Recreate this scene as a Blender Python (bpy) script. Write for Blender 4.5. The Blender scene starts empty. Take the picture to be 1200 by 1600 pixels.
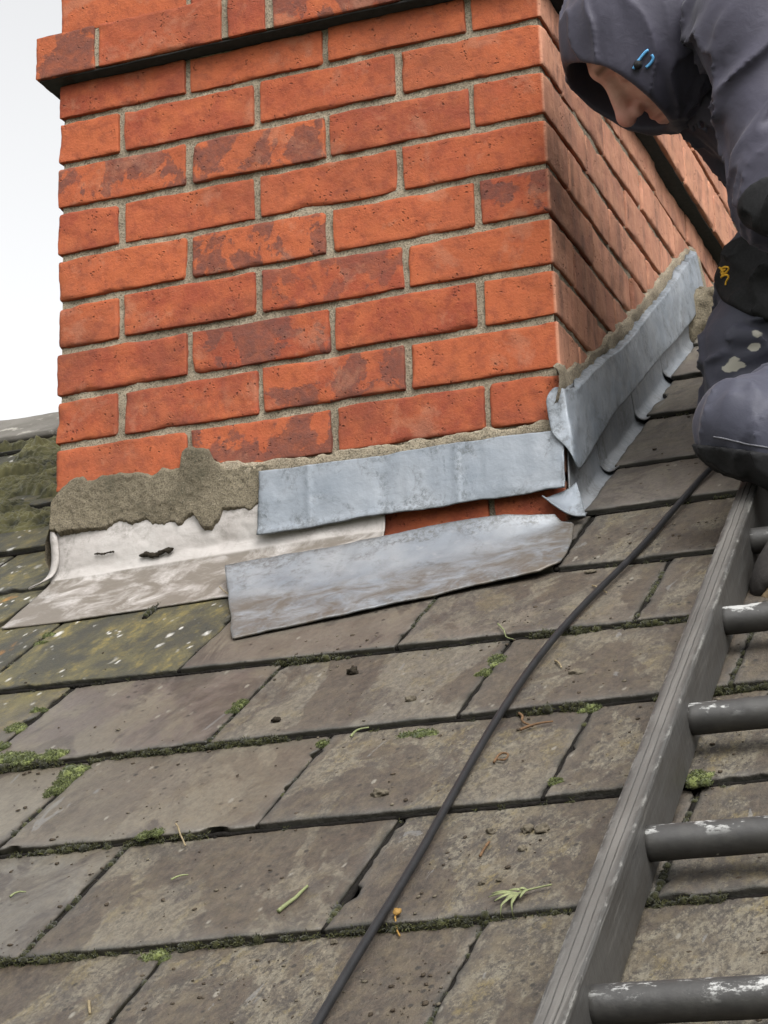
import bpy, math, random
import numpy as np
from mathutils import Matrix, Vector

SC = bpy.context.scene
COL = SC.collection
rng = np.random.default_rng(7)
random.seed(7)

# ---------------------------------------------------------------- camera, sky, sun, exposure
cam_d = bpy.data.cameras.new("camera")
cam = bpy.data.objects.new("camera", cam_d)
COL.objects.link(cam)
cam.matrix_world = Matrix([[0.932023, 0.127718, 0.339146, 0.753229], [0.361085, -0.247687, -0.899038, -2.691739], [-0.030821, 0.960385, -0.276968, -0.997092]] + [[0, 0, 0, 1]])
cam_d.sensor_fit = 'VERTICAL'; cam_d.sensor_height = 36; cam_d.sensor_width = 27
cam_d.lens = 76.4771
cam_d.clip_start = 0.05; cam_d.clip_end = 3000
SC.camera = cam

SUN_EL, SUN_AZ = math.radians(48), math.radians(142)     # azimuth clockwise from +Y (upslope)
W = bpy.data.worlds.new("World"); SC.world = W; W.use_nodes = True
wn = W.node_tree; wn.nodes.clear()
wo = wn.nodes.new('ShaderNodeOutputWorld'); bg = wn.nodes.new('ShaderNodeBackground')
sky = wn.nodes.new('ShaderNodeTexSky'); sky.sky_type = 'NISHITA'; sky.sun_disc = False
sky.sun_elevation = SUN_EL; sky.sun_rotation = SUN_AZ
sky.air_density = 1.0; sky.dust_density = 6.0; sky.ozone_density = 1.0
hs = wn.nodes.new('ShaderNodeHueSaturation'); hs.inputs['Saturation'].default_value = 0.05
wn.links.new(sky.outputs[0], hs.inputs['Color']); wn.links.new(hs.outputs[0], bg.inputs['Color'])
bg.inputs['Strength'].default_value = 0.15
wn.links.new(bg.outputs[0], wo.inputs[0])
sun_d = bpy.data.lights.new("sun", 'SUN'); sun_d.energy = 0.55; sun_d.angle = math.radians(45)
sun_d.color = (1.0, 0.96, 0.9)
sun = bpy.data.objects.new("sun", sun_d); COL.objects.link(sun)
sd = Vector((math.sin(SUN_AZ)*math.cos(SUN_EL), math.cos(SUN_AZ)*math.cos(SUN_EL), math.sin(SUN_EL)))
sun.rotation_euler = sd.to_track_quat('Z', 'Y').to_euler()
SC.view_settings.view_transform = 'Standard'; SC.view_settings.look = 'None'
SC.view_settings.exposure = 1.15; SC.view_settings.gamma = 1.0
SC.cycles.max_bounces = 6

# ---------------------------------------------------------------- frames
PITCH = 0.571791; CP, SP = math.cos(PITCH), math.sin(PITCH); RD = -0.205
MOD = 0.0755
ROOF = Matrix(((1, 0, 0, 0), (0, CP, -SP, 0), (0, SP, CP, RD), (0, 0, 0, 1)))   # (u, v, n) -> world
NROOF = np.array([0, -SP, CP])
def rw(u, v, n=0.0):
    u = np.asarray(u, float); v = np.asarray(v, float); n = np.asarray(n, float)
    u, v, n = np.broadcast_arrays(u, v, n)
    return np.stack([u, v*CP - n*SP, RD + v*SP + n*CP], -1)
def roof_z(y): return RD + y*SP/CP

# ---------------------------------------------------------------- numpy noise
def _h(ix, iy, iz, seed):
    n = (ix.astype(np.int64)*374761393 + iy.astype(np.int64)*668265263 + iz.astype(np.int64)*2147483647 + seed*974711) & 0xFFFFFFFF
    n = ((n ^ (n >> 13))*1274126177) & 0xFFFFFFFF
    n = ((n ^ (n >> 16))*2246822519) & 0xFFFFFFFF
    return ((n ^ (n >> 15)) & 0xFFFFFF)/float(0xFFFFFF)*2 - 1
def vnoise(p, seed=0):
    p = np.asarray(p, float); f = np.floor(p); i = f.astype(np.int64); t = p - f
    t = t*t*t*(t*(t*6 - 15) + 10)
    x, y, z = i[..., 0], i[..., 1], i[..., 2]; a, b, c = t[..., 0], t[..., 1], t[..., 2]
    def L(q, r, k): return q + (r - q)*k
    x00 = L(_h(x, y, z, seed), _h(x+1, y, z, seed), a); x10 = L(_h(x, y+1, z, seed), _h(x+1, y+1, z, seed), a)
    x01 = L(_h(x, y, z+1, seed), _h(x+1, y, z+1, seed), a); x11 = L(_h(x, y+1, z+1, seed), _h(x+1, y+1, z+1, seed), a)
    return L(L(x00, x10, b), L(x01, x11, b), c)
def fbm(p, scale=1.0, oct=4, seed=0, gain=0.5):
    p = np.asarray(p, float)*scale; s = 0; a = 1.0; tot = 0
    for k in range(oct):
        s = s + a*vnoise(p*2.03**k + 17.3*k, seed + k); tot += a; a *= gain
    return s/tot
def sstep(a, b, x):
    t = np.clip((x - a)/(b - a), 0, 1); return t*t*(3 - 2*t)

# ---------------------------------------------------------------- mesh helpers
def mesh(name, verts, quads=None, tris=None, smooth=True, cols=None):
    me = bpy.data.meshes.new(name)
    verts = np.ascontiguousarray(verts, dtype=np.float32).reshape(-1, 3)
    q = np.zeros((0, 4), np.int32) if quads is None else np.asarray(quads, np.int32).reshape(-1, 4)
    t = np.zeros((0, 3), np.int32) if tris is None else np.asarray(tris, np.int32).reshape(-1, 3)
    me.vertices.add(len(verts)); me.vertices.foreach_set('co', verts.ravel())
    loops = np.concatenate([q.ravel(), t.ravel()]).astype(np.int32)
    me.loops.add(len(loops)); me.loops.foreach_set('vertex_index', loops)
    st = np.concatenate([np.arange(len(q))*4, len(q)*4 + np.arange(len(t))*3]).astype(np.int32)
    me.polygons.add(len(q) + len(t)); me.polygons.foreach_set('loop_start', st)
    me.polygons.foreach_set('use_smooth', np.full(len(q) + len(t), smooth))
    me.update(calc_edges=True); me.validate()
    if cols:
        for k, c in cols.items():
            c = np.asarray(c, np.float32)
            a = me.attributes.new(k, 'FLOAT_COLOR', 'POINT')
            a.data.foreach_set('color', np.concatenate([c, np.ones((len(c), 1), np.float32)], 1).ravel())
    return me
class MB:
    """collects pieces of ONE mesh"""
    def __init__(s): s.v = []; s.q = []; s.t = []; s.c = []; s.n = 0
    def add(s, v, q=None, t=None, col=None):
        v = np.asarray(v, float).reshape(-1, 3)
        s.v.append(v)
        if q is not None and len(q): s.q.append(np.asarray(q).reshape(-1, 4) + s.n)
        if t is not None and len(t): s.t.append(np.asarray(t).reshape(-1, 3) + s.n)
        if col is None: col = (0, 0, 0)
        col = np.asarray(col, float)
        s.c.append(np.broadcast_to(col, (len(v), 3)).copy()); s.n += len(v)
    def build(s, name, mat, parent=None, frame='W', smooth=True):
        me = mesh(name, np.concatenate(s.v), np.concatenate(s.q) if s.q else None, np.concatenate(s.t) if s.t else None,
                  smooth, {'tint': np.concatenate(s.c)})
        return link(name, me, mat, parent, frame)
def link(name, me, mat, parent=None, frame='W'):
    o = bpy.data.objects.new(name, me); COL.objects.link(o)
    if mat is not None: me.materials.append(mat)
    M = ROOF.copy() if frame == 'R' else (frame.copy() if isinstance(frame, Matrix) else Matrix.Identity(4))
    if parent is not None:
        o.parent = parent
        o.matrix_parent_inverse = wm(parent).inverted()
    o.matrix_basis = M; _WM[o.name] = M
    return o
_WM = {}
def wm(o): return _WM[o.name]
def tag(o, label=None, cat=None, group=None, kind=None):
    if label: o['label'] = label
    if cat: o['category'] = cat
    if group: o['group'] = group
    if kind: o['kind'] = kind
    return o
def empty(name, loc, label, cat, group=None):
    o = bpy.data.objects.new(name, None); COL.objects.link(o)
    o.location = loc; o.matrix_basis = Matrix.Translation(Vector([float(a) for a in loc]))
    o.empty_display_size = 0.05; _WM[o.name] = o.matrix_basis.copy()
    return tag(o, label, cat, group)
def grid_quads(nu, nv, off=0):
    i = np.arange(nu - 1)[:, None]*nv + np.arange(nv - 1)[None, :]
    return np.stack([i, i + nv, i + nv + 1, i + 1], -1).reshape(-1, 4) + off
def sheet(pts, thick, toward=None):
    """pts (nu,nv,3): a sheet of metal with a real thickness; the back face lies `thick` behind the front"""
    nu, nv = pts.shape[:2]
    du = np.gradient(pts, axis=0); dv = np.gradient(pts, axis=1)
    n = np.cross(du, dv); n /= np.linalg.norm(n, axis=-1, keepdims=True) + 1e-12
    if toward is not None and (n.reshape(-1, 3).mean(0) @ np.asarray(toward)) < 0: n = -n
    back = pts - n*thick
    v = np.concatenate([pts.reshape(-1, 3), back.reshape(-1, 3)]); m = nu*nv
    q = [grid_quads(nu, nv), grid_quads(nu, nv, m)[:, ::-1]]
    b = np.concatenate([np.arange(nu)*nv, (nu-1)*nv + np.arange(1, nv), np.arange(nu-2, -1, -1)*nv + nv-1, np.arange(nv-2, 0, -1)])
    b2 = np.roll(b, -1)
    q.append(np.stack([b2, b, b + m, b2 + m], -1))
    return v, np.concatenate(q)
def resample(pts, n):
    p = np.asarray(pts, float); d = np.r_[0, np.cumsum(np.linalg.norm(np.diff(p, axis=0), axis=1))]
    t = np.linspace(0, d[-1], n)
    return np.stack([np.interp(t, d, p[:, k]) for k in range(p.shape[1])], -1)
def smooth_path(pts, n, it=2):
    p = np.asarray(pts, float)
    for _ in range(it):
        a = p[:-1]*.75 + p[1:]*.25; b = p[:-1]*.25 + p[1:]*.75
        p = np.concatenate([p[:1], np.stack([a, b], 1).reshape(-1, p.shape[1]), p[-1:]])
    return resample(p, n)
def tube(path, r, seg=10, cap=True):
    p = np.asarray(path, float); n = len(p); r = np.broadcast_to(np.asarray(r, float), (n,))
    t = np.gradient(p, axis=0); t /= np.linalg.norm(t, axis=1, keepdims=True) + 1e-12
    up = np.array([0, 0, 1.0]) if abs(t[0, 2]) < .9 else np.array([1.0, 0, 0])
    x = np.cross(t, up); x /= np.linalg.norm(x, axis=1, keepdims=True) + 1e-12; y = np.cross(x, t)
    a = np.linspace(0, 2*np.pi, seg, endpoint=False)
    v = p[:, None] + r[:, None, None]*(np.cos(a)[None, :, None]*x[:, None] + np.sin(a)[None, :, None]*y[:, None])
    i = np.arange(n-1)[:, None]*seg; j = np.arange(seg)[None, :]; k = (np.arange(seg)+1)[None, :] % seg
    q = np.stack([i + j, i + k, i + seg + k, i + seg + j], -1).reshape(-1, 4)
    v = v.reshape(-1, 3); tr = []
    if cap:
        v = np.concatenate([v, p[:1], p[-1:]]); a0, a1 = n*seg, n*seg + 1
        for s in range(seg):
            tr.append((a0, (s+1) % seg, s)); tr.append((a1, (n-1)*seg + s, (n-1)*seg + (s+1) % seg))
    return v, q, np.array(tr).reshape(-1, 3)
def ico(sub=2):
    import bmesh
    bm = bmesh.new(); bmesh.ops.create_icosphere(bm, subdivisions=sub, radius=1.0)
    v = np.array([q.co[:] for q in bm.verts]); t = np.array([[w.index for w in f.verts] for f in bm.faces]); bm.free()
    return v, t
ICO1, ICO2, ICO3 = ico(1), ico(2), ico(3)
def lump(c, r, seed, rough=.35, sub=2, freq=1.6):
    v, t = (ICO1, ICO2, ICO3)[sub - 1]
    k = 1 + rough*fbm(v*freq + seed*3.7, 1, 3, seed)
    return np.asarray(c) + v*np.asarray(r)*k[:, None], t

# ---- signed distance modelling: a surface net over a sampled field, one continuous surface
def surface_net(f, lo, hi, h):
    lo = np.asarray(lo, float); hi = np.asarray(hi, float)
    n = np.ceil((hi - lo)/h).astype(int) + 1
    ax = [lo[k] + h*np.arange(n[k]) for k in range(3)]
    fld = np.empty(n, np.float32)
    for i0 in range(0, n[0], 24):
        X = np.stack(np.meshgrid(ax[0][i0:i0+24], ax[1], ax[2], indexing='ij'), -1)
        fld[i0:i0+24] = f(X)
    for k in (0, -1):
        fld[k] = np.maximum(fld[k], h); fld[:, k] = np.maximum(fld[:, k], h); fld[:, :, k] = np.maximum(fld[:, :, k], h)
    S = fld < 0
    c = [S[a:n[0]-1+a, b:n[1]-1+b, d:n[2]-1+d] for a in (0, 1) for b in (0, 1) for d in (0, 1)]
    tot = sum(q.astype(np.int8) for q in c); act = (tot > 0) & (tot < 8)
    idx = np.full(act.shape, -1, np.int64); ii = np.argwhere(act); idx[act] = np.arange(len(ii))
    P = np.zeros((len(ii), 3)); W_ = np.zeros(len(ii))
    corners = [(a, b, d) for a in (0, 1) for b in (0, 1) for d in (0, 1)]
    for A in range(8):
        for B in range(A+1, 8):
            ca, cb = np.array(corners[A]), np.array(corners[B])
            if np.abs(ca - cb).sum() != 1: continue
            fa = fld[tuple((ii + ca).T)]; fb = fld[tuple((ii + cb).T)]
            m = (fa < 0) != (fb < 0); t = np.where(m, fa/(fa - fb + 1e-20), 0)
            P += np.where(m[:, None], ca + (cb - ca)*t[:, None], 0); W_ += m
    V = lo + h*(ii + P/W_[:, None])
    Q = []
    for k in range(3):
        a, b = [(1, 2), (2, 0), (0, 1)][k]
        s0 = [slice(None)]*3; s1 = [slice(None)]*3
        s0[k] = slice(0, n[k]-1); s1[k] = slice(1, n[k])
        e = S[tuple(s0)] != S[tuple(s1)]
        p = np.argwhere(e); p = p[(p[:, a] > 0) & (p[:, b] > 0) & (p[:, a] < n[a]-1) & (p[:, b] < n[b]-1)]
        da = np.zeros(3, int); da[a] = 1; db = np.zeros(3, int); db[b] = 1
        g = lambda o: idx[tuple((p - o).T)]
        q = np.stack([g(da + db), g(db), g(np.zeros(3, int)), g(da)], -1)
        flip = ~S[tuple(p.T)]
        q[flip] = q[flip][:, ::-1]
        Q.append(q[(q >= 0).all(1)])
    return V, np.concatenate(Q)
def sd_cap(p, a, b, ra, rb=None):
    a = np.asarray(a, float); b = np.asarray(b, float); rb = ra if rb is None else rb
    ab = b - a; t = np.clip(((p - a) @ ab)/(ab @ ab + 1e-12), 0, 1)
    return np.linalg.norm(p - a - t[..., None]*ab, axis=-1) - (ra + (rb - ra)*t)
def sd_ell(p, c, axes, r):
    q = (p - np.asarray(c)) @ np.asarray(axes).T; r = np.asarray(r, float)
    k0 = np.linalg.norm(q/r, axis=-1); k1 = np.linalg.norm(q/(r*r), axis=-1) + 1e-9
    return k0*(k0 - 1)/k1
def smin(a, b, k):
    h = np.clip(.5 + .5*(b - a)/k, 0, 1); return b + (a - b)*h - k*h*(1 - h)
def smax(a, b, k): return -smin(-a, -b, k)

# ---------------------------------------------------------------- material helper
class NT:
    def __init__(s, name):
        s.m = bpy.data.materials.new(name); s.m.use_nodes = True; s.t = s.m.node_tree; s.t.nodes.clear()
        s.out = s.t.nodes.new('ShaderNodeOutputMaterial'); s.b = s.t.nodes.new('ShaderNodeBsdfPrincipled')
        s.t.links.new(s.b.outputs[0], s.out.inputs[0])
        s.co = s.t.nodes.new('ShaderNodeTexCoord').outputs['Object']
    def put(s, sock, v):
        if isinstance(v, bpy.types.NodeSocket): s.t.links.new(v, sock)
        elif sock.type == 'RGBA' and not hasattr(v, '__len__'): sock.default_value = (v, v, v, 1)
        elif sock.type == 'RGBA' and len(v) == 3: sock.default_value = (*v, 1)
        else: sock.default_value = v
    def node(s, ty, **kw):
        n = s.t.nodes.new(ty)
        for k, v in kw.items(): setattr(n, k, v)
        return n
    def map(s, vec=None, scale=(1, 1, 1), rot=(0, 0, 0), loc=(0, 0, 0)):
        n = s.node('ShaderNodeMapping'); s.put(n.inputs['Vector'], vec or s.co)
        n.inputs['Scale'].default_value = scale; n.inputs['Rotation'].default_value = rot; n.inputs['Location'].default_value = loc
        return n.outputs[0]
    def noise(s, scale, detail=4, rough=.55, vec=None, dist=0.0, lac=2.0):
        n = s.node('ShaderNodeTexNoise'); s.put(n.inputs['Vector'], vec or s.co)
        n.inputs['Scale'].default_value = scale; n.inputs['Detail'].default_value = detail
        n.inputs['Roughness'].default_value = rough; n.inputs['Distortion'].default_value = dist
        return n.outputs['Fac']
    def vor(s, scale, vec=None, feature='F1', rnd=1.0, out='Distance'):
        n = s.node('ShaderNodeTexVoronoi', feature=feature); s.put(n.inputs['Vector'], vec or s.co)
        n.inputs['Scale'].default_value = scale; n.inputs['Randomness'].default_value = rnd
        return n.outputs[out]
    def ramp(s, fac, *stops):
        n = s.node('ShaderNodeValToRGB'); s.put(n.inputs[0], fac); e = n.color_ramp.elements
        while len(e) < len(stops): e.new(1.0)
        for k, (p, c) in enumerate(stops):
            e[k].position = p; e[k].color = (c, c, c, 1) if not hasattr(c, '__len__') else (*c, 1)
        return n.outputs[0]
    def mix(s, fac, a, b, mode='MIX'):
        n = s.node('ShaderNodeMix', data_type='RGBA', blend_type=mode); s.put(n.inputs[0], fac); s.put(n.inputs[6], a); s.put(n.inputs[7], b)
        return n.outputs[2]
    def math(s, op, a, b=0.0, c=0.0):
        n = s.node('ShaderNodeMath', operation=op); s.put(n.inputs[0], a); s.put(n.inputs[1], b); s.put(n.inputs[2], c)
        return n.outputs[0]
    def attr(s, name='tint'):
        n = s.node('ShaderNodeAttribute', attribute_name=name); q = s.node('ShaderNodeSeparateColor')
        s.t.links.new(n.outputs['Color'], q.inputs[0]); return q.outputs[0], q.outputs[1], q.outputs[2]
    def bump(s, h, strength=.5, dist=.002, normal=None):
        n = s.node('ShaderNodeBump'); s.put(n.inputs['Height'], h); n.inputs['Strength'].default_value = strength
        n.inputs['Distance'].default_value = dist
        if normal is not None: s.put(n.inputs['Normal'], normal)
        return n.outputs[0]
    def done(s, color, rough=.8, normal=None, spec=.5, metal=0.0, sss=None, sheen=0.0, k=1.0):
        if k != 1.0: color = s.mix(1.0, color, (k, k, k), 'MULTIPLY')
        s.put(s.b.inputs['Base Color'], color); s.put(s.b.inputs['Roughness'], rough)
        s.put(s.b.inputs['Specular IOR Level'], spec); s.put(s.b.inputs['Metallic'], metal)
        if normal is not None: s.put(s.b.inputs['Normal'], normal)
        if sss: s.b.inputs['Subsurface Weight'].default_value = sss; s.b.inputs['Subsurface Radius'].default_value = (.012, .005, .003)
        if sheen: s.b.inputs['Sheen Weight'].default_value = sheen
        return s.m

# ---------------------------------------------------------------- materials
def m_brick():
    s = NT('red_brick'); r, g, side = s.attr()
    base = s.mix(s.ramp(r, (.1, 0), (.9, 1)), (.47, .122, .050), (.33, .074, .038))
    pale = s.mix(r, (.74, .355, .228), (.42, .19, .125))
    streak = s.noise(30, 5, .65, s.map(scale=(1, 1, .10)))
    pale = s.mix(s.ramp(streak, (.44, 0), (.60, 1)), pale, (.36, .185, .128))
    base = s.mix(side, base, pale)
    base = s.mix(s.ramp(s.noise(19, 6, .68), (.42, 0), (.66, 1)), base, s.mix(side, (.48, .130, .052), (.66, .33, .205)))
    base = s.mix(s.math('MULTIPLY', s.ramp(s.noise(48, 6, .7), (.48, 0), (.62, 1)), s.math('SUBTRACT', .45, s.math('MULTIPLY', side, .3))), base, (.21, .052, .034))
    base = s.mix(s.math('MULTIPLY', s.ramp(s.noise(310, 4, .8), (.52, 0), (.70, 1)), .28), base, (.50, .17, .080))
    # scorched patches with a crisp outline on some bricks
    pm = s.ramp(s.noise(12, 7, .66, dist=.35), (.495, 0), (.515, 1))
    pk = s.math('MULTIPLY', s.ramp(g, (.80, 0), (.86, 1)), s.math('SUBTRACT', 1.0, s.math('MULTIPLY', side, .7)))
    base = s.mix(s.math('MULTIPLY', s.math('MULTIPLY', pm, pk), s.ramp(s.noise(60, 4, .7), (.3, .45), (.65, .9))), base, (.150, .064, .052))
    soot = s.ramp(s.noise(3.6, 6, .68, dist=.4), (.50, 0), (.72, .6))
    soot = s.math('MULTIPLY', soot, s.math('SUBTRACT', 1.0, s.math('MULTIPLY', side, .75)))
    base = s.mix(soot, base, (.155, .058, .040))
    blo = s.math('MULTIPLY', s.ramp(s.noise(13, 6, .7, s.map(loc=(3, 3, 1)), dist=.3), (.56, 0), (.64, .35)), s.math('SUBTRACT', 1.0, side))
    base = s.mix(blo, base, (.46, .22, .14))
    pit = s.ramp(s.vor(150, dist_vec(s)), (.12, 1), (.30, 0))
    pitm = s.math('MULTIPLY', pit, s.ramp(s.noise(30, 3), (.52, 0), (.62, 1)))
    base = s.mix(s.math('MULTIPLY', pitm, .5), base, (.075, .030, .024))
    h = s.math('ADD', s.math('MULTIPLY', s.noise(260, 6, .75), .75), s.math('MULTIPLY', pitm, -1.3))
    h = s.math('ADD', h, s.math('MULTIPLY', s.noise(60, 4, .65), 1.1))
    return s.done(base, .9, s.bump(h, .9, .0020), spec=.2, k=.64)
def dist_vec(s):
    n = s.node('ShaderNodeVectorMath', operation='ADD'); s.put(n.inputs[0], s.co)
    k = s.node('ShaderNodeTexNoise'); s.put(k.inputs['Vector'], s.co); k.inputs['Scale'].default_value = 60
    q = s.node('ShaderNodeVectorMath', operation='SCALE'); s.put(q.inputs[0], k.outputs['Color']); q.inputs['Scale'].default_value = .012
    s.t.links.new(q.outputs[0], n.inputs[1]); return n.outputs[0]
def m_mortar(name, a=(.30, .265, .205), b=(.17, .145, .108), grit=(.42, .38, .31), k=.72, stain=.7):
    s = NT(name)
    c = s.mix(s.ramp(s.noise(14, 5, .65), (.35, 0), (.68, 1)), a, b)
    c = s.mix(s.ramp(s.noise(420, 2, .7), (.48, 0), (.62, 1)), c, s.mix(.65, c, (.05, .045, .035)))
    sp = s.ramp(s.vor(330), (.12, 1), (.26, 0))
    c = s.mix(s.math('MULTIPLY', sp, s.ramp(s.noise(210, 1), (.5, 0), (.56, 1))), c, grit)
    c = s.mix(s.ramp(s.noise(7, 4, .7), (.55, 0), (.75, stain)), c, (.085, .08, .055))
    h = s.math('ADD', s.noise(420, 4, .75), s.math('MULTIPLY', s.noise(90, 4, .6), .9))
    return s.done(c, .95, s.bump(h, 1.0, .0028), spec=.15, k=k)
def m_lead(name, base, dark, light, spots=1.0, rough=.5, metal=.25, dirt=(.20, .17, .135), dirtamt=.0, k=.44, dlo=.40):
    s = NT(name); e, up, nr = s.attr()
    big = s.noise(9, 5, .6, dist=.4)
    c = s.mix(s.ramp(big, (.32, 0), (.7, 1)), base, light)
    pat = s.ramp(s.math('ADD', s.noise(15, 8, .75, dist=.9), s.math('MULTIPLY', nr, .10)), (.50, 0), (.62, .9))
    fine = s.ramp(s.noise(130, 6, .8, dist=.4), (.44, 0), (.56, 1))
    c = s.mix(s.math('MULTIPLY', s.math('MULTIPLY', pat, fine), .75*spots), c, dark)
    st = s.ramp(s.noise(34, 4, .6, s.map(scale=(1, .12, .12))), (.55, 0), (.8, .55))
    c = s.mix(st, c, s.mix(.5, base, dark))
    c = s.mix(s.math('MULTIPLY', s.ramp(s.noise(60, 6, .7), (.58, 0), (.68, 1)), .55*spots), c, light)
    scr = s.ramp(s.noise(45, 3, .5, s.map(scale=(.25, .25, 4.0), rot=(.2, .9, .4)), dist=.3), (.66, 0), (.68, .18))
    c = s.mix(scr, c, s.mix(.6, base, dark))
    c = s.mix(s.math('MULTIPLY', e, .7), c, dark)
    if dirtamt:
        dm = s.math('MULTIPLY', s.ramp(s.noise(17, 7, .75, dist=.7), (dlo, 0), (dlo + .20, 1)), s.math('MULTIPLY', up, dirtamt))
        c = s.mix(dm, c, dirt)
    h = s.math('ADD', s.math('MULTIPLY', s.noise(28, 4, .6), 1.0), s.math('MULTIPLY', s.noise(240, 4, .7), .18))
    r = s.ramp(s.noise(40, 5, .6), (.3, rough - .1), (.7, rough + .15))
    return s.done(c, r, s.bump(h, .45, .004), spec=.5, metal=metal, k=k)
def m_slate():
    s = NT('weathered_slate'); r, moss, edge = s.attr(); k, grit, wet = s.attr('wear')
    un = s.co; s.co = s.map(scale=(1, .5, 1))
    purple = (.172, .139, .124); brown = (.186, .152, .102); grey = (.200, .186, .156)
    base = s.mix(s.ramp(s.math('ADD', s.math('MULTIPLY', r, .5), s.math('MULTIPLY', grit, .7)), (.2, 0), (.9, 1)), s.mix(k, purple, grey), brown)
    base = s.mix(s.ramp(s.noise(6, 7, .68, dist=.5), (.475, 0), (.535, .85)), base, (.228, .196, .144))
    base = s.mix(s.ramp(s.noise(9, 8, .70, s.map(loc=(5, 2, 0)), dist=.8), (.505, 0), (.555, .85)), base, (.082, .066, .056))
    base = s.mix(s.math('MULTIPLY', s.math('ADD', .25, grit), s.ramp(s.noise(36, 8, .8, dist=.4), (.47, 0), (.57, .8))), base, (.262, .232, .172))
    base = s.mix(s.math('MULTIPLY', s.math('ADD', .2, grit), s.ramp(s.noise(30, 8, .8, s.map(loc=(1, 9, 0)), dist=.4), (.52, 0), (.60, .75))), base, (.070, .056, .044))
    base = s.mix(s.math('MULTIPLY', s.ramp(s.noise(23, 7, .78, s.map(loc=(2, 7, 0))), (.53, 0), (.61, .8)), grit), base, (.235, .180, .075))
    gm = s.math('ADD', .30, s.math('MULTIPLY', grit, .9))
    base = s.mix(s.math('MULTIPLY', gm, s.ramp(s.noise(190, 6, .85), (.46, 0), (.57, .8))), base, (.060, .050, .040))
    base = s.mix(s.math('MULTIPLY', gm, s.ramp(s.noise(230, 5, .8, s.map(loc=(4, 4, 0))), (.56, 0), (.64, .6))), base, (.34, .29, .21))
    # damp, sharply edged darker patches running with the slope
    dv = s.map(scale=(1.0, .9, 1))
    dm = s.ramp(s.noise(8.5, 7, .62, dv, dist=.5), (.49, 0), (.512, 1))
    dm = s.math('MULTIPLY', dm, s.ramp(s.math('ADD', grit, s.math('MULTIPLY', s.noise(3), .5)), (.35, .25), (.75, 1)))
    base = s.mix(s.math('MULTIPLY', dm, .80), base, s.mix(s.ramp(s.noise(130, 4, .8), (.35, 0), (.68, 1)), (.040, .030, .023), (.135, .100, .070)))
    base = s.mix(s.math('MULTIPLY', s.ramp(s.noise(55, 5, .7), (.48, 0), (.66, 1)), s.math('MULTIPLY', grit, .55)), base, (.19, .150, .092))
    # pale bloom on the worn margins and scraped marks
    base = s.mix(s.math('MULTIPLY', edge, s.ramp(s.noise(30, 4, .6), (.3, .1), (.65, .6))), base, (.225, .210, .190))
    sc = s.ramp(s.noise(19, 5, .6, s.map(scale=(1.5, .6, 1), rot=(0, 0, .5)), dist=1.0), (.685, 0), (.70, 1))
    base = s.mix(s.math('MULTIPLY', sc, .55), base, (.27, .265, .255))
    # specks
    spn = s.vor(58, s.map(scale=(1, .8, 1)))
    sel = s.ramp(s.noise(26, 2), (.56, 0), (.60, 1))
    base = s.mix(s.math('MULTIPLY', s.ramp(spn, (.10, 1), (.17, 0)), sel), base, (.30, .275, .225))
    bl = s.math('MULTIPLY', s.ramp(s.vor(88, s.map(loc=(3, 1, 0), scale=(.8, 1.2, 1))), (.12, 1), (.22, 0)), s.ramp(s.noise(17, 3), (.54, 0), (.60, 1)))
    base = s.mix(s.math('MULTIPLY', bl, .9), base, (.028, .024, .018))
    # lichen and algae on the mossy slates
    ml = s.ramp(s.math('ADD', s.math('MULTIPLY', moss, .8), s.math('MULTIPLY', s.noise(6, 5, .65), .55)), (.62, 0), (.85, 1))
    alg = s.mix(s.ramp(s.noise(24, 6, .72), (.34, 0), (.60, 1)), (.050, .050, .030), (.175, .150, .060))
    alg = s.mix(s.ramp(s.noise(70, 5, .75), (.50, 0), (.70, 1)), alg, (.33, .255, .065))
    alg = s.mix(s.ramp(s.noise(8, 6, .72, dist=.4), (.44, 0), (.58, .9)), alg, (.048, .047, .034))
    base = s.mix(ml, base, alg)
    org = s.math('MULTIPLY', s.ramp(s.noise(9, 4, .6, s.map(loc=(1.3, .2, 0))), (.64, 0), (.70, 1)), s.ramp(s.noise(90, 4, .7), (.4, 0), (.6, 1)))
    base = s.mix(s.math('MULTIPLY', org, s.math('MULTIPLY', moss, .95)), base, (.70, .30, .04))
    ws = s.math('MULTIPLY', s.ramp(s.vor(27, dist_vec(s)), (.10, 1), (.20, 0)), s.ramp(s.noise(13, 3), (.42, 0), (.52, 1)))
    ws = s.math('MULTIPLY', ws, s.ramp(moss, (.3, 0), (.7, 1)))
    ws2 = s.math('MULTIPLY', s.ramp(s.vor(70, dist_vec(s)), (.10, 1), (.24, 0)), s.math('MULTIPLY', s.ramp(s.noise(21, 3), (.50, 0), (.58, 1)), s.ramp(moss, (.3, 0), (.7, 1))))
    ws = s.math('MAXIMUM', ws, ws2)
    base = s.mix(s.math('MULTIPLY', ws, s.ramp(s.noise(120, 4, .7), (.3, .2), (.5, 1))), base, (.80, .78, .72))
    dd, _, _ = s.attr('dirt_shade')
    base = s.mix(dd, base, s.mix(s.noise(60, 4, .7), (.008, .007, .005), (.026, .025, .013)))  # near-black edges: dirt with the tail shadow painted in
    h = s.math('ADD', s.math('MULTIPLY', s.noise(16, 4, .55), 1.4), s.math('MULTIPLY', s.noise(190, 5, .7), s.math('ADD', s.math('MULTIPLY', grit, .7), .15)))
    h = s.math('ADD', h, s.math('MULTIPLY', ml, s.noise(160, 4, .8)))
    rough = s.math('SUBTRACT', .74, s.math('MULTIPLY', wet, .34))
    rough = s.math('ADD', rough, s.math('MULTIPLY', ml, .25))
    return s.done(base, rough, s.bump(h, .85, .0030), spec=.45, k=.45)
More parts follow.
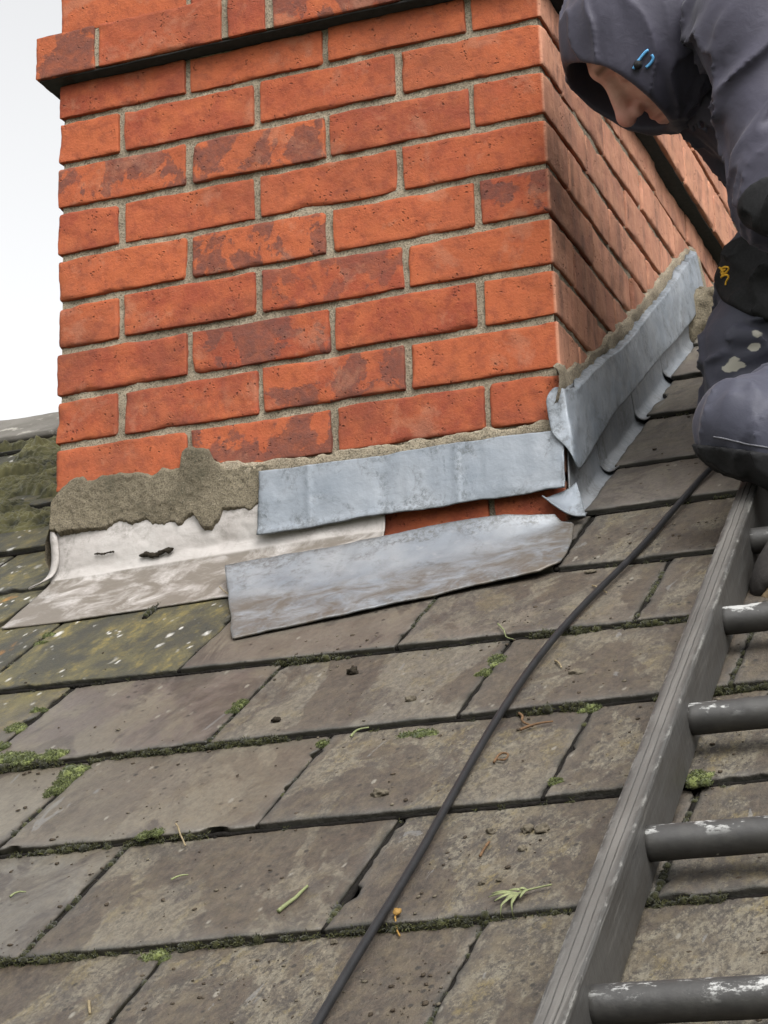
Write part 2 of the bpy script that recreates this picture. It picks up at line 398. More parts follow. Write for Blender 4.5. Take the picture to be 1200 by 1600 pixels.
def m_moss(name, dark, mid, light, scale=1.0):
    s = NT(name); r, tip, _ = s.attr()
    c = s.mix(s.ramp(s.noise(30*scale, 4, .6), (.35, 0), (.65, 1)), dark, mid)
    c = s.mix(s.ramp(s.noise(170, 4, .75), (.44, 0), (.56, .9)), c, dark)
    c = s.mix(s.math('MULTIPLY', tip, s.ramp(r, (.2, .4), (.9, 1))), c, light)
    return s.done(c, .95, s.bump(s.noise(500*scale, 3, .7), .6, .002), spec=.1, sheen=.15)
def m_plain(name, col, rough=.6, var=.25, scale=60, spec=.4, bump=.2, metal=0.0):
    s = NT(name); d = tuple(q*(1 - var) for q in col); l = tuple(min(1, q*(1 + var)) for q in col)
    c = s.mix(s.ramp(s.noise(scale, 5, .6), (.3, 0), (.7, 1)), d, l)
    return s.done(c, rough, s.bump(s.noise(scale*4, 4, .6), bump, .001), spec=spec, metal=metal)
MAT = dict(
    brick=m_brick(), mortar=m_mortar('sand_mortar', (.42, .360, .265), (.25, .205, .148), (.54, .48, .38), .78, .3), fillet=m_mortar('old_mortar', (.235, .200, .140), (.145, .120, .082), (.38, .33, .25)),
    lead=m_lead('new_lead', (.335, .385, .445), (.115, .125, .125), (.52, .56, .61), 1.0, .46, .25, dirtamt=.0, k=.445),
    lead_apron=m_lead('dirty_lead', (.33, .365, .41), (.15, .145, .135), (.50, .52, .54), 1.1, .48, .25, dirtamt=.95),
    lead_old=m_lead('old_lead', (.50, .460, .430), (.19, .165, .14), (.60, .57, .54), .7, .55, .1, dirt=(.195, .168, .138), dirtamt=1.0, k=.60, dlo=.34),
    slate=m_slate(),
    moss=m_moss('joint_moss', (.007, .007, .004), (.024, .025, .009), (.100, .102, .030)),
    cushion=m_moss('green_moss', (.022, .028, .010), (.050, .062, .018), (.190, .215, .070)),
    carpet=m_moss('roof_moss', (.014, .015, .009), (.044, .043, .021), (.135, .125, .056), .8),
    black_dirt_shade=m_plain('black_dirt_shade', (.008, .007, .006), .95, .5, 200, .1, .8),  # joint dirt, also the painted shadow under slate tails
    rubber=m_plain('black_cable', (.010, .010, .011), .5, .3, 40, .3, .3),
    dirt=m_plain('dirt', (.022, .018, .013), .95, .5, 200, .1, .8),
    crumb=m_plain('crumb', (.046, .036, .026), .95, .5, 200, .1, .8),
    stone=m_plain('pebble', (.085, .072, .052), .85, .4, 120, .2, .6),
    straw=m_plain('straw', (.17, .135, .080), .8, .3, 200, .2, .2),
    leafy=m_plain('fresh_leaf', (.135, .150, .068), .6, .3, 150, .3, .2),
    dryleaf=m_plain('dry_leaf', (.095, .055, .028), .8, .4, 150, .2, .4),
    yellow=m_plain('yellow_petal', (.20, .115, .030), .7, .2, 150, .2, .2),
)

# ================================================================ ground far below
def ground():
    s = NT('grass_ground')
    m = s.done(s.mix(s.noise(.3, 5, .6), (.05, .065, .03), (.10, .10, .06)), .95)
    v = [(-900, -900, -6), (900, -900, -6), (900, 900, -6), (-900, 900, -6)]
    tag(link('ground', mesh('ground', v, [(0, 1, 2, 3)]), m), kind='structure')
ground()

# ================================================================ brick chimney
CW, CD = 0.7775, 2.015
chim = empty('brick_chimney', (-CW/2, CD/2, RD), 'red brick chimney stack with a projecting corbel course, standing astride the slate roof ridge', 'chimney')
def brick_box(mb, lo, hi, res, faces, tint, seed, rnd=.0034, amp=.0012):
    """a weathered brick: grids on the wanted faces of a box, edges rounded and worn"""
    lo = np.array(lo, float); hi = np.array(hi, float); P = []; Q = []; n = 0
    def lin(a, b):
        k = max(3, int(round((b - a)/res)) + 1); t = np.linspace(a, b, k)
        return np.unique(np.r_[t, a + .002, b - .002, a + .005, b - .005])
    for f in faces:
        k, sd = 'xyz'.index(f[0]), f[1] == '+'
        i, j = [(1, 2), (2, 0), (0, 1)][k]
        a, b = lin(lo[i], hi[i]), lin(lo[j], hi[j])
        A, B = np.meshgrid(a, b, indexing='ij'); p = np.zeros(A.shape + (3,))
        p[..., i] = A; p[..., j] = B; p[..., k] = hi[k] if sd else lo[k]
        q = grid_quads(len(a), len(b), n)
        Q.append(q if sd else q[:, ::-1]); P.append(p.reshape(-1, 3)); n += A.size
    p = np.concatenate(P)
    chip = np.clip(fbm(p, 22, 3, seed % 97) + .12, 0, 1)
    rr = rnd*(.55 + 3.8*chip**1.6)
    rr = np.minimum(rr, .02)[:, None]
    inner = np.clip(p, lo + rr, hi - rr); d = p - inner
    L = np.linalg.norm(d, axis=1, keepdims=True); nr = d/(L + 1e-9)
    out = inner + nr*rr
    out = out + nr*(fbm(out, 45, 3, 3 + seed % 31)*amp + fbm(out, 130, 2, 9)*amp*.5)[:, None]
    out += np.stack([fbm(p, 14, 2, 11), fbm(p, 14, 2, 12), fbm(p, 14, 2, 13)], -1)*.0016
    mb.add(out, np.concatenate(Q), None, tint)
BW = MB(); HG = .0105      # joint width
def put_brick(side, a0, a1, z0, z1, out=0.0, mbx=None, fine=True):
    """side 'f' front (a = X) or 's' right side (a = Y) or 'l' left side, 'b' back"""
    mbx = mbx or BW; sd = int(rng.integers(1, 99999)); r1, r2 = rng.random(), rng.random()
    dz = rng.normal(0, .0008); z0 += dz; z1 += dz
    j = rng.normal(0, .0009)
    res = .006 if fine else .03
    if side == 'f': brick_box(mbx, (a0, -out + j, z0), (a1, .05, z1), res, ('y-', 'x+', 'x-', 'z+', 'z-'), (r1, r2, 0), sd)
    if side == 's': brick_box(mbx, (-.05, a0, z0), (out + j, a1, z1), res, ('x+', 'y-', 'y+', 'z+', 'z-'), (r1, r2, 1), sd)
    if side == 'l': brick_box(mbx, (-CW - out, a0, z0), (-CW + .05, a1, z1), res, ('x-', 'y-', 'y+', 'z+', 'z-'), (r1, r2, 0), sd)
    if side == 'b': brick_box(mbx, (a0, CD - .05, z0), (a1, CD + out, z1), res, ('y+', 'x+', 'x-', 'z+', 'z-'), (r1, r2, 0), sd)
def corner(x0, x1, y0, y1, z0, z1, side, out=0.0, mbx=None):
    mbx = mbx or BW
    sd = int(rng.integers(1, 99999)); r1, r2 = rng.random(), rng.random()
    n0 = mbx.n
    brick_box(mbx, (x0, y0, z0), (x1, y1, z1), .006, ('x+', 'x-', 'y-', 'y+', 'z+', 'z-'), (r1, r2, 0), sd)
    v, c = mbx.v[-1], mbx.c[-1]
    c[:, 2] = sstep(-.004, .001, v[:, 0] - (out - .002)) if side > 0 else 0
def course(c, z0, z1, out=0.0, mbx=None, joints=None):
    h = HG/2
    even = c % 2 == 0
    # front stretchers / headers between the corners
    jx = joints if joints is not None else ([-.67, -.445, -.22] if even else [-.5575, -.3325, -.1075])
    e = [-CW - out] + list(jx) + [out]
    fl = lambda: rng.normal(0, .0012)
    for k in range(len(e) - 1):
        a0 = e[k] + (h + fl() if k else 0); a1 = e[k+1] - (h + fl() if k < len(e) - 2 else 0)
        if k == len(e) - 2:      # right front corner brick shows on two faces
            corner(a0, a1, -out, .1025 if even else .215, z0, z1, 1, out, mbx)
        elif k == 0: corner(a0, a1, -out, .1025 if even else .215, z0, z1, -1, out, mbx)
        else: put_brick('f', a0, a1, z0, z1, out, mbx)
    y = .1025 if even else .215
    while y < CD - .03:
        y1 = min(y + .225, CD)
        if y1 - y > .05 and z1 > roof_z(y) - .02 and z1 > -roof_z(2*.985 - y)*0 - 9:
            put_brick('s', y + h, y1 - h*.6, z0, z1, out, mbx, fine=True)
            put_brick('l', y + h, y1 - h*.6, z0, z1, out, mbx, fine=False)
        y += .225
    for x in np.arange(-CW, -.05, .225): put_brick('b', x, min(x + .215, 0), z0, z1, out, mbx, False)
for c in range(-4, 14):
    if c == 8: continue
    z0, z1 = MOD*c + HG/2, MOD*(c+1) - HG/2
    if c == 7: z1 = .588
    if c == 9: z0 = .668
    course(c, z0, z1)
BW.build('brickwork', MAT['brick'], chim)
CB = MB(); course(8, .592, .664, .028, CB, [-.7, -.4835, -.41, -.2, .0])
CB.build('corbel', MAT['brick'], chim)
def soffit_shade():
    # added black sheet under the corbel, standing in for the soffit's shadow
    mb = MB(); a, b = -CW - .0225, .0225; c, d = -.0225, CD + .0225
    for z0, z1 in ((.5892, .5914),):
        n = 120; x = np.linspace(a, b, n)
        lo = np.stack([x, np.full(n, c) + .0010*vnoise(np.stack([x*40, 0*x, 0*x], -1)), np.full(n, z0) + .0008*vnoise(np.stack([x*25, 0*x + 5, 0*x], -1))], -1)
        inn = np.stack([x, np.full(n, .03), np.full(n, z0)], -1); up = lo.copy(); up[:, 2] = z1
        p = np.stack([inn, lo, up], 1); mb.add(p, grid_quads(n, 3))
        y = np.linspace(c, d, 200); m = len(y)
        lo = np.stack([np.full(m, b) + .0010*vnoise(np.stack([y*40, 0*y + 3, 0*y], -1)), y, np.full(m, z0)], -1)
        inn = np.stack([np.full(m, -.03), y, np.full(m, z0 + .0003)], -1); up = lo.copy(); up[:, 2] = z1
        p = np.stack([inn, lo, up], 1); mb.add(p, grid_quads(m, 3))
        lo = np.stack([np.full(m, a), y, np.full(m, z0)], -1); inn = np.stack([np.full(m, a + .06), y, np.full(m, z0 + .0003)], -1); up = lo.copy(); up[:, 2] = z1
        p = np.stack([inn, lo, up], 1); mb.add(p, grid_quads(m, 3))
    mb.build('corbel_shade', m_plain('soffit_shade_black', (.016, .015, .014), .8, .4, 90, .3, .4), chim)
soffit_shade()
def mortar_core():
    mb = MB(); res = .006
    def face(o, du, nu, dv, nv, n, tilt=0):
        A, B = np.meshgrid(np.linspace(0, 1, nu), np.linspace(0, 1, nv), indexing='ij')
        p = np.asarray(o) + A[..., None]*np.asarray(du) + B[..., None]*np.asarray(dv)
        p = p + np.asarray(n)*(fbm(p, 60, 3, 41)*.0022 + fbm(p, 250, 2, 42)*.0010 + fbm(p, 9, 2, 43)*.0016)[..., None]
        q = grid_quads(nu, nv)
        if np.cross(du, dv) @ np.asarray(n) < 0: q = q[:, ::-1]
        mb.add(p, q)
    d = .0058; zt = 1.05; zb = -.32
    face((-CW + d, d, zb), (CW - 2*d, 0, 0), 200, (0, 0, zt - zb), 340, (0, -1, 0))
    face((-d, d, zb), (0, CD - 2*d, 0), 420, (0, 0, zt - zb), 300, (1, 0, 0))
    face((-CW + d, d, zb), (0, CD - 2*d, 0), 60, (0, 0, zt - zb), 60, (-1, 0, 0))
    face((-CW + d, CD - d, zb), (CW - 2*d, 0, 0), 30, (0, 0, zt - zb), 60, (0, 1, 0))
    face((-CW + d, d, zt), (CW - 2*d, 0, 0), 8, (0, CD - 2*d, 0), 8, (0, 0, 1))
    # bed under and behind the corbel course
    for z, nn in ((.592, -1), (.664, 1)):
        mb.add([(-CW - .024, -.024, z + .003*(-nn)), (.024, -.024, z + .003*(-nn)), (.024, CD + .024, z + .003*(-nn)), (-CW - .024, CD + .024, z + .003*(-nn))], [(0, 1, 2, 3)])
    for a, b in (((-CW - .023, -.023), (.023, -.023)), ((.023, -.023), (.023, CD + .02)), ((.023, CD + .02), (-CW - .023, CD + .02)), ((-CW - .023, CD + .02), (-CW - .023, -.023))):
        mb.add([(*a, .596), (*b, .596), (*b, .660), (*a, .660)], [(0, 1, 2, 3)])
    mb.build('mortar_joints', MAT['mortar'], chim)
mortar_core()
# rough mortar pointing above the lead, in the chase it is tucked into
def pointing():
    mb = MB()
    def band(top, bot, fn, n, seed, th):
        t = smooth_path(top, n, 1); b = smooth_path(bot, n, 1); m = 14
        s = np.linspace(0, 1, m)[None, :]
        ab = t[:, None]*(1 - s[..., None]) + b[:, None]*s[..., None]
        prof = np.sin(np.clip(s*1.15 + .02, 0, 1)*np.pi)**.5
        w = fn(ab[..., 0], ab[..., 1], 0*s + 0)
        jag = fbm(w, 38, 4, seed)
        ab[..., 1] += (1 - s)*jag*.010
        off = th*(prof*.8 + .15) + fbm(w, 60, 4, seed + 1)*.0030*prof
        off[:, 0] = -.004; off[:, -1] = -.002
        p = fn(ab[..., 0], ab[..., 1], off)
        return p
    ff = lambda x, z, o: np.stack([x, -(np.zeros_like(x) + o), z], -1)
    fs = lambda y, z, o: np.stack([np.zeros_like(y) + o, y, z], -1)
    p = band([(-0.5301,-0.0589), (-0.4026,-0.0713), (-0.3342,-0.0689), (-0.2197,-0.0752), (-0.1168,-0.0691), (-0.0114,-0.0747)],
             [(-0.5303,-0.0876), (-0.4031,-0.0958), (-0.3349,-0.0941), (-0.2203,-0.0937), (-0.1178,-0.0919), (-0.0123,-0.0909)], ff, 150, 5, .0045)
    mb.add(p, grid_quads(*p.shape[:2])[:, ::-1])
    p = band([(-0.0235,0.0007), (0.0667,0.0237), (0.1769,0.0852), (0.3048,0.1587), (0.4739,0.2634), (0.6339,0.3697), (0.9068,0.5354), (0.9559,0.5494), (1.0448,0.4727)],
             [(-0.0348,-0.0611), (0.0752,-0.0130), (0.2256,0.0737), (0.3682,0.1461), (0.5056,0.2300), (0.7000,0.3547), (0.8821,0.4692), (0.9313,0.4690), (0.9662,0.4197)], fs, 170, 8, .0050)
    mb.add(p, grid_quads(*p.shape[:2])[:, ::-1])
    mb.build('mortar_pointing', MAT['mortar'], chim)
pointing()
# the old haunch of mortar smeared over the left of the front
def haunch():
    top = np.array([(-0.7931,-0.1170), (-0.7870,-0.1032), (-0.7809,-0.0846), (-0.7673,-0.0689), (-0.7515,-0.0545), (-0.7305,-0.0486), (-0.7220,-0.0576), (-0.6989,-0.0550), (-0.6676,-0.0545), (-0.6160,-0.0637), (-0.6006,-0.0572), (-0.5832,-0.0607), (-0.5710,-0.0576), (-0.5678,-0.0340), (-0.5576,-0.0297), (-0.5272,-0.0370), (-0.5204,-0.0572), (-0.4994,-0.0697), (-0.4724,-0.0678), (-0.4329,-0.0715)])
    bot = np.array([(-0.7930,-0.1238), (-0.7865,-0.1323), (-0.7717,-0.1381), (-0.7506,-0.1409), (-0.7192,-0.1401), (-0.6984,-0.1419), (-0.6777,-0.1369), (-0.6570,-0.1320), (-0.6467,-0.1390), (-0.6211,-0.1367), (-0.6140,-0.1471), (-0.5835,-0.1492), (-0.5653,-0.1469), (-0.5472,-0.1389), (-0.5412,-0.1472), (-0.5363,-0.1610), (-0.5273,-0.1650), (-0.5194,-0.1651), (-0.5143,-0.1554), (-0.5073,-0.1498), (-0.5031,-0.1372), (-0.4833,-0.1408), (-0.4607,-0.1457), (-0.4458,-0.1374), (-0.4340,-0.1371)])
    n, m = 200, 60
    X = np.linspace(top[0, 0], top[-1, 0], n)
    zt = np.interp(X, top[:, 0], top[:, 1]); zb = np.interp(X, bot[:, 0], bot[:, 1])
    zb = zb + fbm(np.stack([X, 0*X, 0*X], -1), 70, 4, 19, .7)*.0075; zt = zt + fbm(np.stack([X, 0*X, 0*X], -1), 70, 3, 18)*.003
    s = np.linspace(0, 1, m)
    x = np.repeat(X[:, None], m, 1); z = zt[:, None]*(1 - s) + zb[:, None]*s
    p = np.stack([x, 0*x, z], -1)
    z = z + fbm(p, 55, 4, 21)*.004*(np.abs(s - .5)*2)**3
    edge = np.minimum(np.minimum(s, 1 - s)[None, :]*(zt - zb)[:, None]/.006, 1); edge = np.sqrt(np.clip(edge, 0, 1))
    edge[0] = 0; edge[1] *= .5; edge[2] *= .8
    th = .006 + .005*s[None, :]**.8 + .006*sstep(-.66, -.78, X)[:, None]
    o = edge*(th + fbm(p, 20, 4, 22)*.0042 + fbm(p, 110, 3, 23)*.0018) - (1 - edge)*.002
    drip = np.exp(-((X + .525)/.02)**2)[:, None]*sstep(.3, .9, s)[None, :]*.004
    o = o + drip*edge
    # wraps round the left arris of the stack
    over = np.clip(-CW - x, 0, 1)
    yy = -o + np.sqrt(over/.012)*.02*(over > 0)
    p = np.stack([x, yy, z], -1)
    mb = MB(); mb.add(p, grid_quads(n, m)[:, ::-1])
    # return along the left face
    y = np.linspace(-.008, .5, 60)[:, None]; zz = roof_z(np.clip(y, 0, 9)) + .008 + .075*(1 - .4*np.clip(y, 0, 1))*s[None, :]
    q = np.stack([-CW - .003 - .008*np.sin(s*np.pi)[None, :] - .006*fbm(np.stack([y + 0*zz, zz, 0*zz], -1), 24, 3, 5), y + 0*zz, zz], -1)
    mb.add(q, grid_quads(60, m)[:, ::-1])
    mb.build('mortar_haunch', MAT['fillet'], chim)
    # dark scraps left stuck on the old lead
    for k, (a, b, r) in enumerate((((-0.6263,-0.1871), (-0.5816,-0.1824), .0044), ((-0.7025,-0.1757), (-0.6735,-0.1755), .0016))):
        sc = MB()
        for t in np.linspace(0, 1, 15):
            v, tt = lump((a[0] + (b[0] - a[0])*t, -.014, a[1] + (b[1] - a[1])*t + r*(-.8*math.sin(3.1*t) + .3*math.sin(11*t))), (r*1.3, r*.6, r*(.55 + .6*random.random())), k*20 + int(15*t), .55, 2)
            sc.add(v, None, tt)
        sc.build('mortar_scrap', MAT['dirt'], chim)
haunch()

# ================================================================ slate roof
roof = empty('slate_roof', (0, 0.3, RD + .19), 'weathered purple-grey slate roof slope with mossy joints and a concrete ridge', 'roof')
SL = MB(); SLW = []; SLD = []
GA, SLT = .2296, .0066
def slate(u0, u1, v0, v1, slope, moss, grit, wet, fine, seed):
    g = v1 - v0 + .045
    res = .0065 if fine else .04
    def lin(L):
        k = max(3, int(L/res) + 1); a = np.linspace(0, 1, k)
        return np.unique(np.r_[a, .0016/L, .004/L, 1 - .0016/L, 1 - .004/L]) if fine else a
    a, b = lin(u1 - u0), lin(g)
    A, B = np.meshgrid(a, b, indexing='ij')
    u = u0 + A*(u1 - u0); v = v0 + B*g
    p = np.stack([u, v, np.full_like(u, seed*.37)], -1)
    e1 = fbm(p, 55, 4, seed); e2 = fbm(p, 55, 4, seed + 7)
    chip = np.clip(fbm(p, 26, 3, seed + 3) - .36, 0, 1)*.035
    u = u + (1 - A)**14*(e1*.0026 + chip) + A**14*(e2*.0026 - chip)
    v = v + (1 - B)**14*(e2*.0024 + chip)
    v = v + slope*u
    du = np.minimum(A, 1 - A)*(u1 - u0); dt = B*g
    de = np.minimum(du, dt)
    tilt = rng.normal(0, .0006); roll = rng.normal(0, .0035)
    n = -(SLT + .0016)*(v - v0 - slope*u)/(v1 - v0) + tilt + roll*(A - .5)*(u1 - u0)
    n = n - .0012*np.exp(-de/.0012) + fbm(p, 13, 3, seed + 5)*.0009 + fbm(p, 70, 3, seed + 6)*.00035*(.5 + grit)
    n = n - np.clip(fbm(p, 30, 2, seed + 9) - .35, 0, 1)*.0022
    top = np.stack([u, v, n], -1).reshape(-1, 3); nu, nv = A.shape; m = nu*nv
    ed = np.maximum(np.exp(-dt/.010), .8*np.exp(-du/.006)).reshape(-1)
    rr = (seed*.6180339) % 1
    bidx = np.concatenate([np.arange(nu)*nv, (nu-1)*nv + np.arange(1, nv), np.arange(nu-2, -1, -1)*nv + nv-1, np.arange(nv-2, 0, -1)])
    mid_ = top[bidx] - [0, 0, .0016]; low = top[bidx] - [0, 0, SLT]; low += rng.normal(0, .0004, low.shape); nb = len(bidx)
    k = np.arange(nb); k2 = np.roll(k, -1)
    sk = np.concatenate([np.stack([bidx[k2], bidx[k], m + k, m + k2], -1), np.stack([m + k2, m + k, m + nb + k, m + nb + k2], -1)])
    z = m + 2*nb
    SL.add(np.concatenate([top, mid_, low]), np.concatenate([grid_quads(nu, nv), sk]),
           None, np.stack([np.full(z, rr), np.full(z, moss), np.r_[ed, np.zeros(2*nb)]], -1))
    SLW.append(np.tile([(seed*.7548) % 1, grit, wet], (z, 1)))
    # dirt, algae and painted tail shadow on the broken edges and creeping a little on to the face
    cr = np.clip(np.exp(-de/.0035)*(.5 + 1.3*fbm(p, 40, 3, seed + 21)), 0, 1).reshape(-1)
    SLD.append(np.r_[cr, np.full(nb, .85), np.ones(nb)])
ROWS = [(-1.142 - GA*5, .05), (-1.142 - GA*4, .05), (-1.142 - GA*3, .05), (-1.142 - GA*2, .05), (-1.142 - GA, .05), (-1.142, .05), (-.911, .03), (-.681, .02), (-.447, -.022), (-.220, -.02), (.004, .02), (.216, .01), (.476, 0), (.705, 0), (.93, 0), (1.12, 0)]
WID = .2865
JO = {5: .032, 6: .173, 7: .029, 8: .175, 9: .031, 4: .175, 3: .03}
sid = 0
for r in range(len(ROWS) - 1):
    v0, sl = ROWS[r]; v1 = ROWS[r+1][0]
    base = JO.get(r, .031 if r % 2 else .175)
    if r == 9:           # nothing of this row shows under the aprons
        spans = [(.031 + WID*k + .0034, .031 + WID*(k+1) - .0034) for k in range(-1, 6)] + [(-.787 - WID*(k+1) + .006, -.787 - WID*k) for k in range(5)]
    elif r >= 10:          # beside the chimney the rows start at the soakers
        spans = [(.0215 - .003*(r - 10)/3, .315)] + [(.315 + WID*k + .005, .315 + WID*(k+1)) for k in range(4)]
        o = -.787
        w = WID if r % 2 else WID*.55
        spans += [(o - w, o)]
        spans += [(o - w - WID*(k+1), o - w - WID*k - .005) for k in range(5)]
    else:
        spans = []
        for k in range(-8, 6):
            a, b = base + WID*(k - 1), base + WID*k
            if r == 7 and k == -1: b = base - WID
            spans.append((a + .0027 + rng.normal(0, .0008), b - .0027))
        if r == 8:      # measured joints of the row under the old lead
            spans = [s_ for s_ in spans if s_[1] > -.38] + [(-.398 - WID*(k+1) + .005, -.398 - WID*k) for k in range(6)]
            spans = [(-.393, s_[1]) if s_[0] < -.38 and s_[1] > -.38 else s_ for s_ in spans]
    for a, b in spans:
        sid += 1; mid = (a + b)/2
        vis = -1.30 < mid < .62 and r >= 3
        moss = 0.0
        if r >= 8 and mid < -.40: moss = .95
        elif r == 7 and mid < -.52: moss = .62
        elif r >= 10 and mid < -.7: moss = .8
        elif r <= 7 and mid < -.7: moss = .5
        grit = float(np.clip(.25 + (mid + .28)*1.5 - .25*(r - 6)*.5 + rng.normal(0, .10), .05, 1))
        if r >= 10: grit *= .45
        wet = float(np.clip(.75 - (mid + .35)*1.3 + rng.normal(0, .15), 0.05, 1))
        slate(a, b, v0, -.12 if r == 8 and mid < .03 else v1, sl, moss, grit, wet, vis, sid)
so = SL.build('slate_covering', MAT['slate'], roof, 'R')
at_ = so.data.attributes.new('wear', 'FLOAT_COLOR', 'POINT')
cw = np.concatenate(SLW).astype(np.float32)
at_.data.foreach_set('color', np.concatenate([cw, np.ones((len(cw), 1), np.float32)], 1).ravel())
cd_ = np.concatenate(SLD).astype(np.float32); at_ = so.data.attributes.new('dirt_shade', 'FLOAT_COLOR', 'POINT')
at_.data.foreach_set('color', np.stack([cd_, cd_, cd_, np.ones_like(cd_)], -1).ravel())
def deck():
    # roof body under the slates: both slopes as one solid wedge down to the eaves
    U0, U1 = -2.6, 1.9; e = -2.35; rz = 1.165
    f = [rw(U0, e, -.022), rw(U1, e, -.022), rw(U1, rz, -.022), rw(U0, rz, -.022)]
    yr = f[2][1]; back = lambda p: np.array([p[0], 2*yr - p[1], p[2]])
    v = f + [back(f[0]), back(f[1])] + [f[0] - [0, 0, .3], f[1] - [0, 0, .3], back(f[1]) - [0, 0, .3], back(f[0]) - [0, 0, .3]]
    q = [(0, 1, 2, 3), (3, 2, 5, 4), (0, 6, 7, 1), (5, 8, 9, 4), (6, 9, 8, 7)]
    t = [(0, 3, 4), (0, 4, 9), (0, 9, 6), (1, 5, 2), (1, 7, 8), (1, 8, 5)]
    link('roof_deck', mesh('roof_deck', v, q, t, False), m_plain('old_felt', (.02, .019, .017), .95, .3, 30, .1), roof)
deck()
def ridge_tile(x0, x1, seed):
    yr = 1.165*CP + .022*SP; n = max(6, int((x1 - x0)/.012))
    s = np.linspace(-1, 1, 41)
    x = np.linspace(x0, x1, n)[:, None]
    d = np.abs(s)*.205
    y = yr + np.sign(s)*d*CP; z = RD + yr*SP/CP + .018 - d*SP + .012*np.exp(-(s/.10)**2)*-1
    p = np.stack([np.broadcast_to(x, (n, 41)), np.broadcast_to(y, (n, 41)), np.broadcast_to(z, (n, 41))], -1)
    p = p + np.array([0, 0, 1])*(fbm(p, 30, 3, seed)*.002)[..., None]
    v, q = sheet(p, .016, (0, 0, 1))
    mb = MB(); mb.add(v, q); return mb.build('ridge_tile', MAT['ridge'], roof)
def m_ridge():
    s = NT('grey_ridge')
    c = s.mix(s.ramp(s.noise(9, 5, .65), (.35, 0), (.7, 1)), (.155, .145, .130), (.095, .088, .075))
    c = s.mix(s.ramp(s.noise(28, 5, .7), (.57, 0), (.66, .8)), c, (.30, .285, .25))
    return s.done(c, .9, s.bump(s.noise(150, 4, .7), .6, .002), spec=.2)
MAT['ridge'] = m_ridge()
for k in range(4): ridge_tile(-CW - .012 - .45*(k+1), -CW - .012 - .45*k - .006, 60 + k)
for k in range(4): ridge_tile(.075 + .45*k, .075 + .45*(k+1) - .006, 70 + k)
def ridge_mortar():
    c = np.array(rw(.055, 1.06, .03))
    def f(p):
        d = sd_cap(p, rw(.02, 1.04, .03), rw(.30, 1.0, .005), .042, .030)
        d = smin(d, sd_cap(p, rw(.02, 1.0, .0), rw(.30, .96, -.005), .028, .02), .03)
        return d - fbm(p, 34, 4, 3)*.012
    v, q = surface_net(f, c - [.08, .16, .13], c + [.30, .10, .11], .0045)
    mb = MB(); mb.add(v, q); mb.build('ridge_mortar', MAT['fillet'], roof)
ridge_mortar()

# ================================================================ lead flashings: each sheet can be lifted off, each is a thing
def edge_tint(nu, nv, e=3):
    i = np.minimum(np.arange(nu), np.arange(nu)[::-1])[:, None]; j = np.minimum(np.arange(nv), np.arange(nv)[::-1])[None, :]
    return np.clip(1 - np.minimum(i, j)/e, 0, 1)
def lead_obj(name, p, thick, toward, mat, label, tint=None, cat='flashing', group=None):
    nu, nv = p.shape[:2]
    v, q = sheet(p, thick, toward)
    t = np.zeros((nu, nv, 3)); t[..., 0] = edge_tint(nu, nv)*(.5 + .5*fbm(p, 40, 3, 3)); t[..., 1] = 1 if tint is None else tint; t[..., 2] = edge_tint(nu, nv, 12)
    mb = MB(); mb.add(v, q, None, np.concatenate([t.reshape(-1, 3)]*2))
    return tag(mb.build(name, mat), label, cat, group)
def cover():
    top = [(-0.4447,-0.0801), (-0.3926,-0.0818), (-0.3200,-0.0837), (-0.2532,-0.0840), (-0.1781,-0.0829), (-0.1042,-0.0827), (-0.0406,-0.0839), (0.0041,-0.0861)]
    bot = [(-0.4465,-0.1820), (-0.4075,-0.1833), (-0.3496,-0.1816), (-0.2735,-0.1761), (-0.2174,-0.1771), (-0.1620,-0.1773), (-0.1071,-0.1739), (-0.0352,-0.1748), (0.0040,-0.1731)]
    n, m = 180, 50
    t = smooth_path(top, n, 2); b = smooth_path(bot, n, 2); s = np.linspace(0, 1, m)[None, :, None]
    xz = t[:, None]*(1 - s) + b[:, None]*s
    x, z = xz[..., 0], xz[..., 1]; s = s[..., 0]
    p0 = np.stack([x, 0*x, z], -1)
    a = np.linspace(0, 1, n)[:, None]
    o = .012 + .006*s + fbm(p0, 6, 2, 5)*.0045 + fbm(p0, 30, 3, 6)*.0008
    for c, w, h in ((.168, .012, .0012), (.42, .03, -.0012), (.655, .014, .0014), (.86, .03, -.001)):       # soft dressing creases
        o = o + h*np.exp(-((a - c - .01*s)/w)**2)
    o = o + .005*sstep(.86, 1, s)*(.6 + fbm(p0, 12, 2, 8)) - .010*sstep(.06, 0, s)
    o = np.maximum(o, .004) - .010*sstep(.06, 0, s)
    z = z + fbm(p0, 35, 3, 9)*.0022*(2*np.abs(s - .5))**4
    x = x + fbm(p0, 28, 3, 10)*.0028*(2*np.abs(a - .5))**12
    lead_obj('lead_flashing', np.stack([x, -o, z], -1), .0022, (0, -1, 0), MAT['lead'], 'broad blue-grey lead cover strip dressed flat against the front brick face above the apron')
cover()
